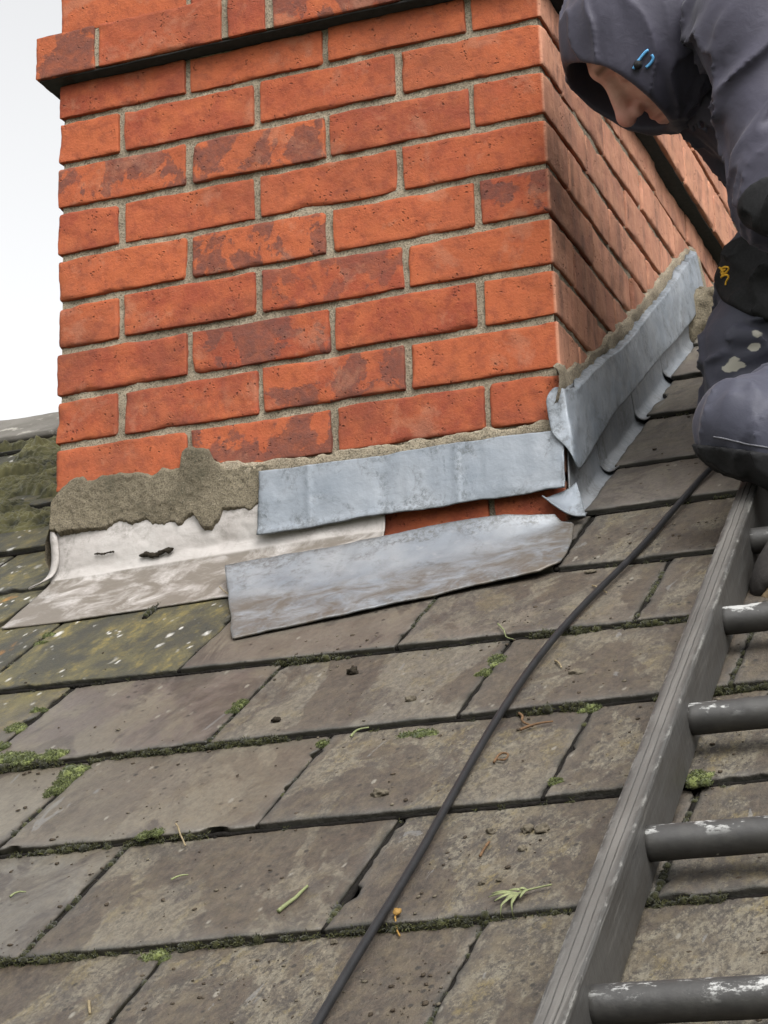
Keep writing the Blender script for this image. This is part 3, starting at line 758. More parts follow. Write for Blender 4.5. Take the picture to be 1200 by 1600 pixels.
def side_cover():
    f3 = lambda xz, o: (xz[0], -o, xz[1])
    s3 = lambda yz, o: (o, yz[0], yz[1])
    TOP = [f3((-0.0176,-0.0508), .018), f3((-0.0135,-0.0374), .017), f3((-0.0044,-0.0285), .016), f3((0.0053,-0.0327), .016), (.011, -.0135, -.036), s3((0.0140,-0.0237), .014), s3((0.0422,-0.0063), .014), s3((0.1336,0.0469), .014),
           s3((0.1948,0.0807), .014), s3((0.3113,0.1408), .014), s3((0.4226,0.2103), .014), s3((0.6195,0.3353), .014), s3((0.7293,0.4104), .014), s3((0.8230,0.4756), .014), s3((0.8771,0.5109), .014)]
    BOT = [f3((-0.0142,-0.0876), .018), f3((-0.0122,-0.0966), .020), f3((-0.0034,-0.1084), .019), f3((0.0070,-0.1192), .017), f3((0.0169,-0.1379), .015), s3((0.0008,-0.1478), .017), s3((0.0398,-0.1225), .017), s3((0.1294,-0.0625), .017),
           s3((0.2065,-0.0024), .019), s3((0.3350,0.0704), .018), s3((0.4724,0.1551), .018), s3((0.6209,0.2416), .018), s3((0.7496,0.3152), .018), s3((0.8769,0.4051), .018), s3((0.9498,0.4192), .016)]
    both = np.concatenate([np.array(TOP), np.array(BOT)], 1)
    # a denser set of columns, rounded lightly (the arris stays crisp)
    n, m = 260, 44
    c = smooth_path(both, n, 1); s = np.linspace(0, 1, m)[None, :, None]
    p = c[:, None, :3]*(1 - s) + c[:, None, 3:]*s
    s = s[..., 0]
    out = np.where(p[..., 1:2] < -.012, np.array([0., -1, 0]), np.array([1., 0, 0]))
    onside = sstep(.0, .06, p[..., 1])
    p = p + np.array([1., -.15, 0])*(onside*(fbm(p, 6, 2, 33)*.004 + fbm(p, 40, 2, 34)*.0008 - .010*sstep(.07, 0, s)) + .003*fbm(p, 22, 2, 36)*(1 - onside))[..., None]
    p[..., 2] += (1 - s)**14*fbm(p, 38, 4, 31)*.007
    lead_obj('lead_flashing', p, .0022, (1, -1, 0), MAT['lead'], 'long raking lead strip up the right brick face, ragged on top')
side_cover()
def apron():
    top = np.array([(-0.4588,-0.1030), (-0.3935,-0.0825), (-0.3080,-0.0830), (-0.2364,-0.0739), (-0.1490,-0.0605), (-0.0618,-0.0503), (-0.0236,-0.0423), (-0.0073,-0.0349)])
    bot = np.array([(-0.3545,-0.3556), (-0.2855,-0.3345), (-0.2078,-0.3118), (-0.1316,-0.2847), (-0.0476,-0.2556), (0.0368,-0.2363), (0.0367,-0.1556), (0.0192,-0.0531)])
    ntop = np.interp(np.linspace(0, 1, 180), np.linspace(0, 1, 8), [.022, .020, .021, .024, .026, .028, .026, .012])
    n, m = 180, 54
    t = smooth_path(top, n, 1); b = smooth_path(bot, n, 1)
    s = np.linspace(0, 1, m)[None, :]
    uv = t[:, None]*(1 - s[..., None]) + b[:, None]*s[..., None]
    u, v = uv[..., 0], uv[..., 1]; p0 = np.stack([u, v, 0*u], -1)
    nn = .0040 + (ntop[:, None] - .0040)*np.clip(1 - s/.42, 0, 1)**1.7 + fbm(p0, 9, 3, 51)*.0035*sstep(0, .3, s) + fbm(p0, 45, 3, 52)*.0009
    nn = np.maximum(nn, .0015) - .002*sstep(.93, 1, s)
    u = u + fbm(p0, 24, 3, 53)*.003*(2*np.abs(np.linspace(0, 1, n)[:, None] - .5))**14; v = v + fbm(p0, 30, 3, 54)*.0018*sstep(.85, 1, s)
    tint = sstep(.30, .55, s + .12*fbm(p0, 12, 3, 3)) + 0*u
    tint = np.maximum(tint, 1.25*sstep(-.02, .01, u))
    w = rw(u, v, nn)
    lead_obj('lead_flashing', w, .0024, NROOF, MAT['lead_apron'], 'loose grey lead apron strip lying on the slates below the bare strip of brick', tint)
apron()
def old_apron():
    n, m = 220, 70
    X = np.linspace(-.775, -.2575, n)[:, None]
    ztop = -.128; zf = np.interp(X, [-.775, -.70, -.59, -.45, -.31, -.2575], [-.207, -.205, -.201, -.196, -.194, -.196])
    vb = np.interp(X, [-.775, -.67, -.556, -.437, -.2575], [-.178, -.181, -.171, -.160, -.150])
    t = np.linspace(0, 1, m)[None, :]
    # section: up the wall, a rounded fold with a faint bead, then down the slates
    yA, zA = -.0065, ztop
    zB = zf + .012
    a = np.clip(t/.36, 0, 1); b = np.clip((t - .36)/.16, 0, 1); c = np.clip((t - .52)/.48, 0, 1)
    vE = -.016
    E = rw(0, vE, .004); Ey, Ez = E[1], E[2]
    dz = (zf - (-.205))
    y = np.where(t <= .36, yA - .003*a, 0); z = np.where(t <= .36, zA + (zB - zA)*a, 0)
    bez = lambda p0, p1, p2: p0*(1-b)**2 + p1*2*b*(1-b) + p2*b*b
    y = np.where((t > .36) & (t <= .52), bez(yA - .003, -.012, Ey), y); z = np.where((t > .36) & (t <= .52), bez(zB, zf - .002, Ez + dz*.6), z)
    vv = vE + (vb - vE)*c
    L = rw(0*vv, vv, c*0 + .003 - .007*c)
    y = np.where(t > .52, L[..., 1], y); z = np.where(t > .52, L[..., 2] + dz*.6*(1 - c)**2, z)
    x = np.broadcast_to(X, y.shape).copy()
    p = np.stack([x, y + 0*x, z + 0*x], -1)
    up = sstep(.44, .52, t) + 0*x
    p += np.array([0, -.45, .89])*(.0022*np.exp(-((t - .50)/.035)**2) + 0*x)[..., None]
    k = fbm(np.stack([x, t + 0*x, 0*x], -1)*[1, .25, 1], 18, 4, 61)
    p[..., 1] -= np.abs(k)*.004*(1 - up)*sstep(.0, .15, t)
    # a dent beside the cover strip, where the upstand has been pushed in
    p[..., 1] += .006*np.exp(-((x + .50)/.05)**2)*np.exp(-((t - .33)/.12)**2)
    p += np.array([0, -SP, CP])*(fbm(p, 11, 3, 62)*.0022*up)[..., None]
    rc = sstep(-.270, -.2575, x)*np.clip(.10 - t, 0, 1)*.0
    p[..., 2] += rc
    lead_obj('lead_flashing', p, .0024, (0, -1, 1), MAT['lead_old'], 'old pinkish-white lead apron turned up the brick under the brown mortar haunch', up)
    # narrow strip bent round the left arris
    f3 = lambda xz, o: np.array([xz[0], -o, xz[1]])
    r3 = lambda uv, n: rw(uv[0], uv[1], n)
    path = np.array([f3((-0.7774,-0.1277), .012), f3((-0.7695,-0.1528), .016), f3((-0.7670,-0.1805), .018), r3((-0.7712,-0.0129), .016), r3((-0.7815,-0.0254), .010), r3((-0.8020,-0.0318), .005)])
    c = smooth_path(path, 60, 2); w = np.interp(np.linspace(0, 1, 60), [0, .15, .5, .75, 1], [.003, .0075, .0078, .008, .003])
    s = np.linspace(-1, 1, 9)[None, :]
    sid_ = np.array([.92, -.15, .12])
    q = c[:, None] + sid_*(s*w[:, None])[..., None] + np.array([0, .003, 0])*(s**2)[..., None]
    lead_obj('lead_strip', q, .002, (0, -1, 0), MAT['lead_old'], 'thin curled end of pale lead at the left foot of the chimney, below the mortar', 0*q[..., 0])
old_apron()
def soakers():
    tails = [(0.0317,-0.0342), (0.0215,0.1914), (0.0171,0.4450), (0.0195,0.7027)]
    labs = ['lowest lead soaker at the chimney corner, its pointed tip wrapped round the front', 'second lead soaker up from the chimney corner, lapped over the lowest',
            'third lead soaker up from the chimney corner, below the last one', 'topmost lead soaker, just below the ridge mortar']
    vt = [-.012, .190, .458, .710, .965]
    for k in range(4):
        n, m = 70, 44
        v = np.linspace(vt[k], vt[k+1] + .05, n)[:, None]; t = np.linspace(0, 1, m)[None, :]
        h = (.15, .115, .105, .095)[k]; r = .017; fl = .065
        # section in (out from the wall, height over the roof): wall, round fold, flange running in under the slates
        L1, L2, L3 = h - r, r*np.pi/2, fl - r; Ls = L1 + L2 + L3; d = t*Ls
        ang = np.clip((d - L1)/r, 0, np.pi/2)
        o = .006 + r*(1 - np.cos(ang)) + np.clip(d - L1 - L2, 0, 9)
        hh = np.where(d < L1, h - d, r*(1 - np.sin(ang)))
        g = vt[k+1] - vt[k]
        lift = -.0064 - (SLT + .0016)*np.clip((v - vt[k])/g, 0, 1.1) + (.004 if k == 0 else .0035*np.exp(-(v - vt[k])/.05))
        p0 = np.stack([o + 0*v, v + 0*o, 0*o + 0*v], -1)
        j = fbm(p0, 16, 3, 80 + k)*.003*sstep(.05, .02, o)
        nn = hh + lift + j*.5
        uu = o + 0*v + j*.6*(hh > .01)
        tail = 1 - sstep(0, .012, v - vt[k])
        vv = v + 0*o + fbm(p0, 30, 2, 5)*.0015 + .010*np.clip(hh - .012, 0, 1)/.1*tail + .035*sstep(.019, .030, o)
        if k == 0: vv = vv + np.clip(hh, 0, 1)*.66*(1 - sstep(0, g, v - vt[k]))
        w = rw(uu, vv, nn)
        e = np.clip((v - vt[k]) < .006, 0, 1)*1.0 + 0*o
        ob = lead_obj('lead_soaker', w, .0022, (1, 0, 1), MAT['lead_apron'], labs[k], .55*sstep(.012, .03, o + 0*v), 'flashing')
    # the lowest one returns round the arris in a pointed ear
    T = [(0.0069,-0.1200), (0.0235,-0.1562), (0.0157,-0.1835), (-0.0254,-0.1823)]
    n, m = 30, 24
    a = smooth_path([(0.0159,-0.1660), (0.0038,-0.1766), (-0.0265,-0.1818)], n, 2); b = smooth_path([(0.0323,-0.2200), (0.0137,-0.2188), (-0.0072,-0.2020), (-0.0251,-0.1843)], n, 2)
    s = np.linspace(0, 1, m)[None, :, None]; xz = a[:, None]*(1 - s) + b[:, None]*s
    x, z = xz[..., 0], xz[..., 1]; s = s[..., 0]
    y = -(.010 + .022*s**1.5 + .004*np.sin(np.linspace(0, 1, n)[:, None]*np.pi))
    p = np.stack([x, y, z], -1)
    lead_obj('lead_corner', p, .002, (0, -1, 0), MAT['lead'], 'small pointed lead corner ear between the cover strip and the lowest soaker', 0*x)
soakers()

# ================================================================ black cable over the slates
def cable():
    pts = [(.0885, -2.2), (.0875, -1.7), (0.0866,-1.3125), (0.0860,-1.2030), (0.0872,-1.0559), (0.0832,-0.9120), (0.0808,-0.7553), (0.0857,-0.5771), (0.1029,-0.4062), (0.1372,-0.2056), (0.1567,-0.0356), (0.1818,0.1438), (.235, .33), (.29, .52)]
    uv = smooth_path(pts, 260, 2)
    n = .0050 + .0012*np.sin(uv[:, 1]*9)
    v, q, t = tube(rw(uv[:, 0], uv[:, 1], n), .0040, 14)
    mb = MB(); mb.add(v, q, t)
    tag(mb.build('cable', MAT['rubber']), 'long black rubber cable snaking up the slates beside the ladder', 'cable')
cable()

# ================================================================ roof ladder
def ladder():
    s = NT('weathered_aluminium'); e, a, b_ = s.attr()
    gl = s.map(scale=(1, .02, 1))
    c = s.mix(s.ramp(s.noise(90, 6, .7, gl), (.3, 0), (.7, 1)), (.050, .048, .045), (.060, .058, .054))
    c = s.mix(s.ramp(s.noise(26, 6, .7, s.map(scale=(1, .3, 1))), (.45, 0), (.7, .85)), c, (.032, .028, .023))
    wear = s.math('MULTIPLY', e, s.ramp(s.noise(95, 5, .7, s.map(scale=(1, .35, 1))), (.52, 0), (.60, 1)))
    c = s.mix(wear, c, (.21, .205, .19))
    c = s.mix(s.math('MULTIPLY', s.ramp(s.noise(240, 3, .7, gl), (.56, 0), (.66, 1)), s.math('MULTIPLY', a, .6)), c, (.13, .125, .115))
    c = s.mix(s.math('MULTIPLY', b_, .75), c, (.19, .18, .165))
    al = s.done(c, .55, s.bump(s.math('ADD', s.noise(200, 5, .7, gl), s.noise(60, 4)), .5, .0012), spec=.5, metal=.35)
    s = NT('worn_rung'); e, a, _ = s.attr()
    c = s.mix(s.ramp(s.noise(40, 6, .7), (.4, 0), (.7, 1)), (.022, .021, .020), (.040, .038, .035))
    w = s.math('MULTIPLY', e, s.ramp(s.noise(50, 7, .74, s.map(scale=(.5, 1, 1))), (.53, 0), (.58, 1)))
    c = s.mix(w, c, (.30, .30, .29))
    c = s.mix(s.ramp(s.noise(46, 5, .65, s.map(loc=(2, 1, 0))), (.68, 0), (.70, .9)), c, (.26, .25, .22))
    rm = s.done(c, .5, s.bump(s.noise(90, 5, .7), .5, .001), spec=.5)
    L = empty('roof_ladder', rw(.47, -.5, 0), 'worn grey metal roof ladder lying up the slates at the right', 'ladder')
    def uax(v): return .2917 - .0248*(v + .1957)       # inner edge of the near stile runs a touch off square
    def stile(shift, sgn):
        n = 900; v = np.linspace(-2.3, .62, n)[:, None]
        wd, hh = .0255, .060; g = .0011
        # closed section with two grooves along the top face, corner radii
        sec = [(0, .002), (0, hh - .003), (.0008, hh - .0008), (.003, hh), (.0085, hh), (.0093, hh - g), (.0101, hh), (.0155, hh), (.0163, hh - g), (.0171, hh), (wd - .003, hh), (wd - .0008, hh - .0008), (wd, hh - .003), (wd, .002), (wd - .002, 0), (.002, 0)]
        sec = np.array(sec); x = sec[:, 0] - wd; k = len(sec)
        if sgn < 0: x = -x
        u = uax(v) + shift + x[None, :] + 0*v
        nn = np.broadcast_to(sec[:, 1][None, :], u.shape).copy(); vv = v + 0*u
        p = np.stack([u, vv, nn], -1)
        w = fbm(p, 60, 3, 5)*.0006
        p[..., 0] += w; p[..., 2] += fbm(p, 45, 3, 6)*.0006 + .0005
        top = (nn > hh - .004)
        e = np.exp(-np.minimum(sec[:, 0], wd - sec[:, 0])/.0022)[None, :]*(nn > hh - .0018)
        i = np.arange(n-1)[:, None]*k; j = np.arange(k)[None, :]; j2 = (np.arange(k) + 1)[None, :] % k
        q = np.stack([i + j, i + k + j, i + k + j2, i + j2], -1).reshape(-1, 4)
        if sgn < 0: q = q[:, ::-1]
        mb = MB(); mb.add(p, q, None, np.stack([e.ravel(), top.ravel()*1.0, (np.isin(np.arange(k), (4, 6, 7, 9))[None, :]*(.5 + .5*fbm(p, 8, 3, 7))).ravel()], -1))
        a = [np.arange(k), (n-1)*k + np.arange(k)]
        me_v = p.reshape(-1, 3)
        for b_, fl in ((a[0], 1), (a[1], 0)):
            c_ = me_v[b_].mean(0); base = len(b_)
            tri = [(base, (t+1) % base, t) if fl else (base, t, (t+1) % base) for t in range(base)]
            mb.add(np.r_[me_v[b_], [c_]], None, tri)
        return mb.build('stile', al, L, 'R', smooth=False)
    stile(0, 1); stile(.365, -1)
    for r in range(-4, 6):
        v = -1.3491 + .2590*r
        if v > .55: break
        a = np.linspace(uax(v) - .004, uax(v) + .365 + .004, 46)
        seg = 20
        vv, q, t = tube(np.stack([a, 0*a + v + (a - .3)*.0, 0*a + .030], -1), .0152, seg)
        vv = vv + np.stack([0*vv[:, 0], fbm(vv, 40, 2, 3)*.0004, fbm(vv, 40, 2, 4)*.0004], -1)
        e = sstep(.009, .0145, vv[:, 2] - .030 + .004*fbm(vv, 30, 3, 6))
        mb = MB(); mb.add(vv, q, t, np.stack([e, 0*e, 0*e], -1))
        mb.build('rung', rm, L, 'R')
ladder()

# ================================================================ the roofer
IR, IU, IT = np.array((0.9320,0.3611,-0.0308)), np.array((0.1277,-0.2477,0.9604)), np.array((0.3391,-0.8990,-0.2770))      # roofer's own axes: towards his back, up, towards his left side
def ax(r, u, t): v = r*IR + u*IU + t*IT; return v/np.linalg.norm(v)
def V3(*a): return np.array(a, float)
HO = V3(*(0.1675,-0.0723,0.4341))
HF = ax(-.55, -.82, .05); HU = ax(-.82, .55, .20); HU = HU - HF*(HU @ HF); HU /= np.linalg.norm(HU); HL = np.cross(HU, HF)
if HL @ IT < 0: HL = -HL
HA = np.stack([HL, HF, HU])
def hp(l, f, u): return HO + l*HL + f*HF + u*HU
# joints of the body
NK = V3(*(0.2161,0.0021,0.4326)); CH = V3(*(0.3206,0.0611,0.4412)); HIPC = V3(*(0.4386,0.1544,0.2107))
SHL = V3(*(0.3350,-0.1546,0.3648)); ELL = V3(*(0.3496,-0.1628,0.1204)); WRL = V3(*(0.4846,-0.1712,0.0961))
SHR = V3(*(0.2628,0.2279,0.5511)); ELR = V3(*(0.2533,0.3817,0.4011)); WRR = V3(*(0.2988,0.2462,0.1747))
HIPL = V3(*(0.4343,0.0767,-0.0479)); KNL = V3(*(0.2909,-0.2222,-0.1920)); ANL = V3(*(0.4134,-0.2571,-0.2895))
HIPR = V3(*(0.4136,0.2281,0.1573)); KNR = V3(*(0.2869,0.0625,0.1067)); ANR = V3(*(0.2336,0.1534,-0.0733))
def hand_sd(p, w, d, up, k):
    d = d/np.linalg.norm(d); s = np.cross(d, up); s /= np.linalg.norm(s); n = np.cross(s, d)
    q = sd_cap(p, w, w + d*.045, .024, .030)
    q = smin(q, sd_cap(p, w + d*.03 - s*.02, w + d*.085 - s*.028, .013, .012), .012)
    q = smin(q, sd_cap(p, w + d*.03 + s*.02, w + d*.085 + s*.026, .013, .012), .012)
    for i, (o, L) in enumerate(((-.031, .070), (-.010, .080), (.011, .075), (.031, .058))):
        a = w + d*.088 + s*o; b = a + (d*.9 - n*.35)*L*.5; c = b + (d*.45 - n*.85)*L*.5
        q = smin(q, np.minimum(sd_cap(p, a, b, .0095, .009), sd_cap(p, b, c, .009, .0075)), .005)
    a = w + d*.025 + s*.028*k; b = a + (d*.55 + s*.75*k - n*.3)*.042; c = b + (d*.85 - n*.45)*.030
    return smin(q, np.minimum(sd_cap(p, a, b, .013, .011), sd_cap(p, b, c, .011, .0085)), .010)
def head_sd(p):
    q = (p - HO) @ HA.T; l, f, u = np.abs(q[..., 0]), q[..., 1], q[..., 2]
    s = np.stack([l, f, u], -1); I = np.eye(3)
    E = lambda c, r: sd_ell(s, c, I, r)
    d = E((0, -.012, .022), (.075, .096, .080))                       # skull
    d = smin(d, E((0, .020, -.045), (.060, .068, .078)), .035)         # face block
    d = smin(d, E((0, .058, -.103), (.028, .022, .020)), .028)         # chin
    d = smin(d, E((.040, .050, -.040), (.026, .030, .024)), .022)      # cheek
    d = smin(d, sd_cap(s, (0, .082, .024), (.040, .066, .020), .013, .010), .014)   # brow
    d = smax(d, -E((.034, .094, .000), (.020, .020, .013)), .012)      # eye socket
    d = smin(d, E((.033, .069, -.001), (.0145, .0145, .0125)), .003)   # eyeball and lids
    d = smin(d, sd_cap(s, (.020, .078, -.006), (.046, .066, -.008), .0042), .006)
    d = smin(d, sd_cap(s, (0, .078, .012), (0, .108, -.040), .010, .0125), .012)     # nose ridge
    d = smin(d, E((0, .110, -.044), (.0125, .013, .0125)), .008)
    d = smin(d, E((.0125, .096, -.047), (.0085, .0115, .0095)), .006)
    d = smax(d, -E((.0078, .104, -.0575), (.0042, .0065, .0050)), .003)   # nostril
    d = smin(d, sd_cap(s, (0, .086, -.073), (.022, .076, -.076), .0062, .0035), .007)  # lips
    d = smin(d, sd_cap(s, (0, .083, -.084), (.020, .074, -.083), .0070, .0038), .007)
    d = smax(d, -sd_cap(s, (0, .094, -.0785), (.024, .080, -.080), .0022), .004)
    d = smax(d, -sd_cap(s, (.021, .092, -.052), (.034, .078, -.078), .0026, .0018), .008)  # fold beside the nose
    d = smin(d, E((.078, -.012, -.012), (.010, .024, .034)), .008)     # ear
    return d
def body():
    def f(p):
        d = smin(sd_cap(p, NK, CH, .055, .135), sd_cap(p, CH, HIPC, .135, .125), .06)
        d = smin(d, sd_cap(p, hp(0, -.02, -.05), NK, .052, .056), .02)
        for a, b, c, k in ((SHL, ELL, WRL, 1), (SHR, ELR, WRR, -1)):
            d = smin(d, sd_cap(p, a, b, .048, .040), .03); d = smin(d, sd_cap(p, b, c, .040, .026), .01)
        for a, b, c in ((HIPL, KNL, ANL), (HIPR, KNR, ANR)):
            d = smin(d, sd_cap(p, a, b, .072, .046), .04); d = smin(d, sd_cap(p, b, c, .046, .032), .01)
        return d
    def fh(p):
        return smin(smin(sd_cap(p, hp(0, -.02, -.05), NK, .050, .056), head_sd(p), .02), 1e9 + 0*p[..., 0], .001)
    # one continuous skin: coarse trunk and limbs, the head and hands carried into it at a finer step by blending in one field
    pts = np.stack([HO, NK, CH, HIPC, SHL, ELL, WRL, SHR, ELR, WRR, HIPL, KNL, ANL, HIPR, KNR, ANR])
    def full(p):
        d = f(p); d = smin(d, head_sd(p), .006)
        d = smin(d, hand_sd(p, WRL, WRL - ELL + .0, IU, 1), .012); d = smin(d, hand_sd(p, WRR, WRR - ELR, IT, -1), .012)
        return d
    v, q = surface_net(full, pts.min(0) - .16, pts.max(0) + .16, .0115)
    # the head region is re-cut at 2.4 mm and stitched by dropping the coarse faces inside its box
    lo, hi = HO - .135, HO + .135
    vh, qh = surface_net(full, lo, hi, .0026)
    ins = ((v > lo + .012) & (v < hi - .012)).all(1)
    keep = ~ins[q].all(1)
    edge = ((vh <= lo + .006) | (vh >= hi - .006)).any(1)
    qh = qh[~edge[qh].any(1)]
    mb = MB()
    qs = (vh - HO) @ HA.T
    mb.add(v, q[keep], None, (0, 0, 0))
    hair = sstep(.02, .05, qs[:, 2] + .35*np.abs(qs[:, 0]) - .25*np.clip(qs[:, 1] - .05, 0, 1)*6) * 0
    lip = np.exp(-((qs[:, 2] + .079)/.008)**2 - (qs[:, 0]/.024)**2)*(qs[:, 1] > .06)
    red = np.exp(-((qs[:, 2] + .046)/.022)**2 - (qs[:, 0]/.024)**2)*(qs[:, 1] > .085)
    brow = np.exp(-((qs[:, 2] - .026)/.0055)**2)*sstep(.008, .014, np.abs(qs[:, 0]))*sstep(.05, .042, np.abs(qs[:, 0]))*(qs[:, 1] > .04)
    mb.add(vh, qh, None, np.stack([np.clip(lip + red*.8, 0, 1), brow, hair], -1))
    s = NT('skin'); r, b, h = s.attr()
    c = s.mix(s.ramp(s.noise(60, 4, .6), (.35, 0), (.7, 1)), (.60, .34, .28), (.50, .26, .205))
    c = s.mix(s.math('MULTIPLY', r, .75), c, (.56, .22, .185)); c = s.mix(s.math('MULTIPLY', b, .8), c, (.06, .035, .02))
    o = mb.build('person', s.done(c, .5, s.bump(s.noise(420, 3, .6), .25, .0006), spec=.4, sss=.12), None)
    return tag(o, 'roofer in a dark hooded rain jacket crouching on the ladder, head bent to the lead', 'person')
man = body()
def fabric(name, a, b, fine=900):
    s = NT(name); e, w, paint = s.attr()
    c = s.mix(s.ramp(s.noise(12, 5, .6), (.3, 0), (.7, 1)), a, b)
    c = s.mix(w, c, (.010, .010, .011))
    c = s.mix(s.math('MULTIPLY', s.ramp(paint, (.30, 0), (.42, 1)), 1.0), c, (.34, .325, .28))
    h = s.math('ADD', s.math('MULTIPLY', s.noise(fine, 2, .6), .10), s.math('MULTIPLY', s.noise(55, 4, .55, dist=.8), .6))
    return s.done(c, .62, s.bump(h, .45, .003), spec=.35, sheen=.08)
MAT['jacket'] = fabric('jacket_cloth', (.028, .026, .041), (.046, .043, .065))
MAT['trouser'] = fabric('trouser_cloth', (.025, .026, .040), (.038, .039, .058), 700)
MAT['black'] = m_plain('black_cordura', (.011, .011, .012), .75, .4, 300, .25, .5)
def folds(p, d, A, axis, k, amp, seed, sharp=1.0):
    """cloth folds: creased ridges stretched along the axis"""
    ax_ = np.asarray(axis)/np.linalg.norm(axis)
    s = p @ ax_
    q = p - s[..., None]*ax_*(1 - A)
    q = q + np.stack([vnoise(p*9 + seed, seed + 50), vnoise(p*9 + seed, seed + 51), vnoise(p*9 + seed, seed + 52)], -1)*.010
    n = vnoise(q*k, seed)*.75 + vnoise(q*k*2.1 + 7, seed + 1)*.35
    r = np.clip(1 - np.abs(n)*2.2, 0, 1)**2.2
    q2 = p - s[..., None]*ax_*.93
    n2 = vnoise(q2*k*2.6 + 3, seed + 4); r2 = np.clip(1 - np.abs(n2)*3, 0, 1)**1.5*np.clip(.5 + vnoise(p*14, seed + 6), 0, 1)
    return d - amp*(1.5*r - .35 + .5*vnoise(q*k*.6, seed + 9) + .28*r2)
def jacket():
    HB = hp(0, -.02, .01)
    armax = ELL - SHL
    def near(c, r): return lambda p: np.linalg.norm(p - c, axis=-1) < r
    def hood_ell(q, r):
        l, f, u = q[..., 0], q[..., 1], q[..., 2] - .002
        rf = np.where(f > 0, r[1] + (r[2] - r[1])*sstep(-.04, .07, u), r[3])
        rr = np.stack([0*l + r[0], rf, 0*l + r[4]], -1); s_ = np.stack([l, f, u], -1)
        k0 = np.linalg.norm(s_/rr, axis=-1); k1 = np.linalg.norm(s_/(rr*rr), axis=-1) + 1e-9
        return k0*(k0 - 1)/k1
    def hood_in(p):
        q = (p - HO) @ HA.T; f = q[..., 1]
        return smax(hood_ell(q, (.085, .32, .114, .110, .100)), f - .20, .02)
    def hood(p):
        q = (p - HO) @ HA.T; l, f, u = q[..., 0], q[..., 1], q[..., 2]
        I = np.eye(3)
        out = hood_ell(q, (.104, .23, .126, .128, .116))
        out = smin(out, sd_cap(p, hp(0, -.03, -.04), NK, .094, .104), .05)
        inn = hood_in(p)
        pk = sstep(.02, .10, u)
        cut = f - (.093 + .012*pk + .014*sstep(.0, -.08, l)*(1 - .3*pk) - .006*sstep(-.06, -.12, u))
        o = folds(p, out, .25, HF - HU, 22, .0040, 3)
        return smax(smax(o, cut, .006), -inn, .006)
    def f(p):
        tor = smin(sd_cap(p, NK, CH, .070, .158), sd_cap(p, CH, HIPC, .158, .150), .06)
        low = sd_cap(p, HIPC, HIPC + ax(.1, -.5, 0)*.10, .150, .155); tor = smin(tor, low, .05)
        tor = smin(tor, sd_cap(p, V3(*(0.2139,-0.0046,0.3793)), V3(*(0.2758,0.0155,0.3177)), .050, .055), .05)   # chest front hanging forward
        tor = folds(p, tor, .16, ax(.45, -.9, .1), 22, .0105, 11)
        armL = smin(sd_cap(p, SHL, ELL, .080, .058), sd_cap(p, ELL, WRL, .058, .046), .02)
        armL = smin(armL, sd_cap(p, SHL + IU*.01 + IR*.10, SHL, .10, .080), .05)
        armL = folds(p, armL, .16, armax*.35/np.linalg.norm(armax) + .35*IR + .8*IU, 20, .0100, 21)
        armR = smin(sd_cap(p, SHR, ELR, .075, .058), sd_cap(p, ELR, WRR, .058, .046), .02)
        d = smin(tor, armR, .03)
        d = smin(d, armL, .012)
        # a soft crease where the sleeve is set in
        # nothing inside: the field is the cloth's outside, hollowed behind the sleeve ends
        return d
    def cutf(p):
        d = f(p)
        inn = hood_in(p)
        return smax(d, -inn, .005)
    pts = np.stack([HO - .12, NK, CH, HIPC, SHL, ELL, WRL, SHR, ELR, WRR])
    lo, hi = pts.min(0) - .22, pts.max(0) + .22
    # fine where the photograph looks, coarse elsewhere is not needed: one field, one step
    v, q = surface_net(cutf, lo, hi, .0048)
    mb = MB(); mb.add(v, q)
    o = mb.build('jacket', MAT['jacket'], man)
    v, q = surface_net(lambda p: smax(hood(p), sd_cap(p, HO - .25*HF*0 - 0, HO, .30) , .004), HO - .19, HO + .21, .0031)
    mb = MB(); mb.add(v, q); hd = mb.build('hood', MAT['jacket'], o); global HOODOB; HOODOB = hd
    # black elbow reinforcement, a patch sewn on
    ec = ELL
    def g(p):
        armL = smin(sd_cap(p, SHL, ELL, .080, .058), sd_cap(p, ELL, WRL, .058, .046), .02)
        armL = folds(p, armL, .16, armax*.35/np.linalg.norm(armax) + .35*IR + .8*IU, 20, .0100, 21) - .0035
        return smax(armL, sd_ell(p, V3(*(0.3569,-0.1957,0.0918)), np.stack([IR, IU, IT]), (.062, .040, .09)), .003)
    v, q = surface_net(g, ec - .12, ec + .12, .004)
    mb = MB(); mb.add(v, q); mb.build('elbow_patch', MAT['black'], man)
    # blue drawcord loop and toggle at the temple
    def on(x, y, d): return V3(x, y, d)
    cb = m_plain('blue_cord', (.08, .27, .50), .5, .2, 300, .4, .1)
    loop = np.array([(0.1684,-0.1666,0.3370), (0.1744,-0.1683,0.3423), (0.1807,-0.1678,0.3486), (0.1867,-0.1658,0.3565), (0.1891,-0.1651,0.3573)])
    loop2 = np.array([(0.1861,-0.1620,0.3363), (0.1914,-0.1614,0.3410), (0.1948,-0.1599,0.3474), (0.1932,-0.1620,0.3523)])
    mb = MB()
    for L in (loop, loop2):
        vv, qq, tt = tube(smooth_path(L, 24, 2), .0022, 8); mb.add(vv, qq, tt)
    return o, mb, cb
jk, cordmb, cordmat = jacket()
def snap_to(objv, v, off):
    """move points along the roofer's left axis until they sit `off` outside the cloth"""
    from mathutils.bvhtree import BVHTree
    me = (HOODOB if objv is None else jk).data; bv = BVHTree.FromPolygons([w.co[:] for w in me.vertices], [p.vertices[:] for p in me.polygons])
    out = []
    for p in v:
        h = bv.ray_cast(Vector(p + IT*.4), Vector(-IT))
        out.append(np.array(h[0]) + IT*off if h[0] is not None else p)
    return np.array(out)
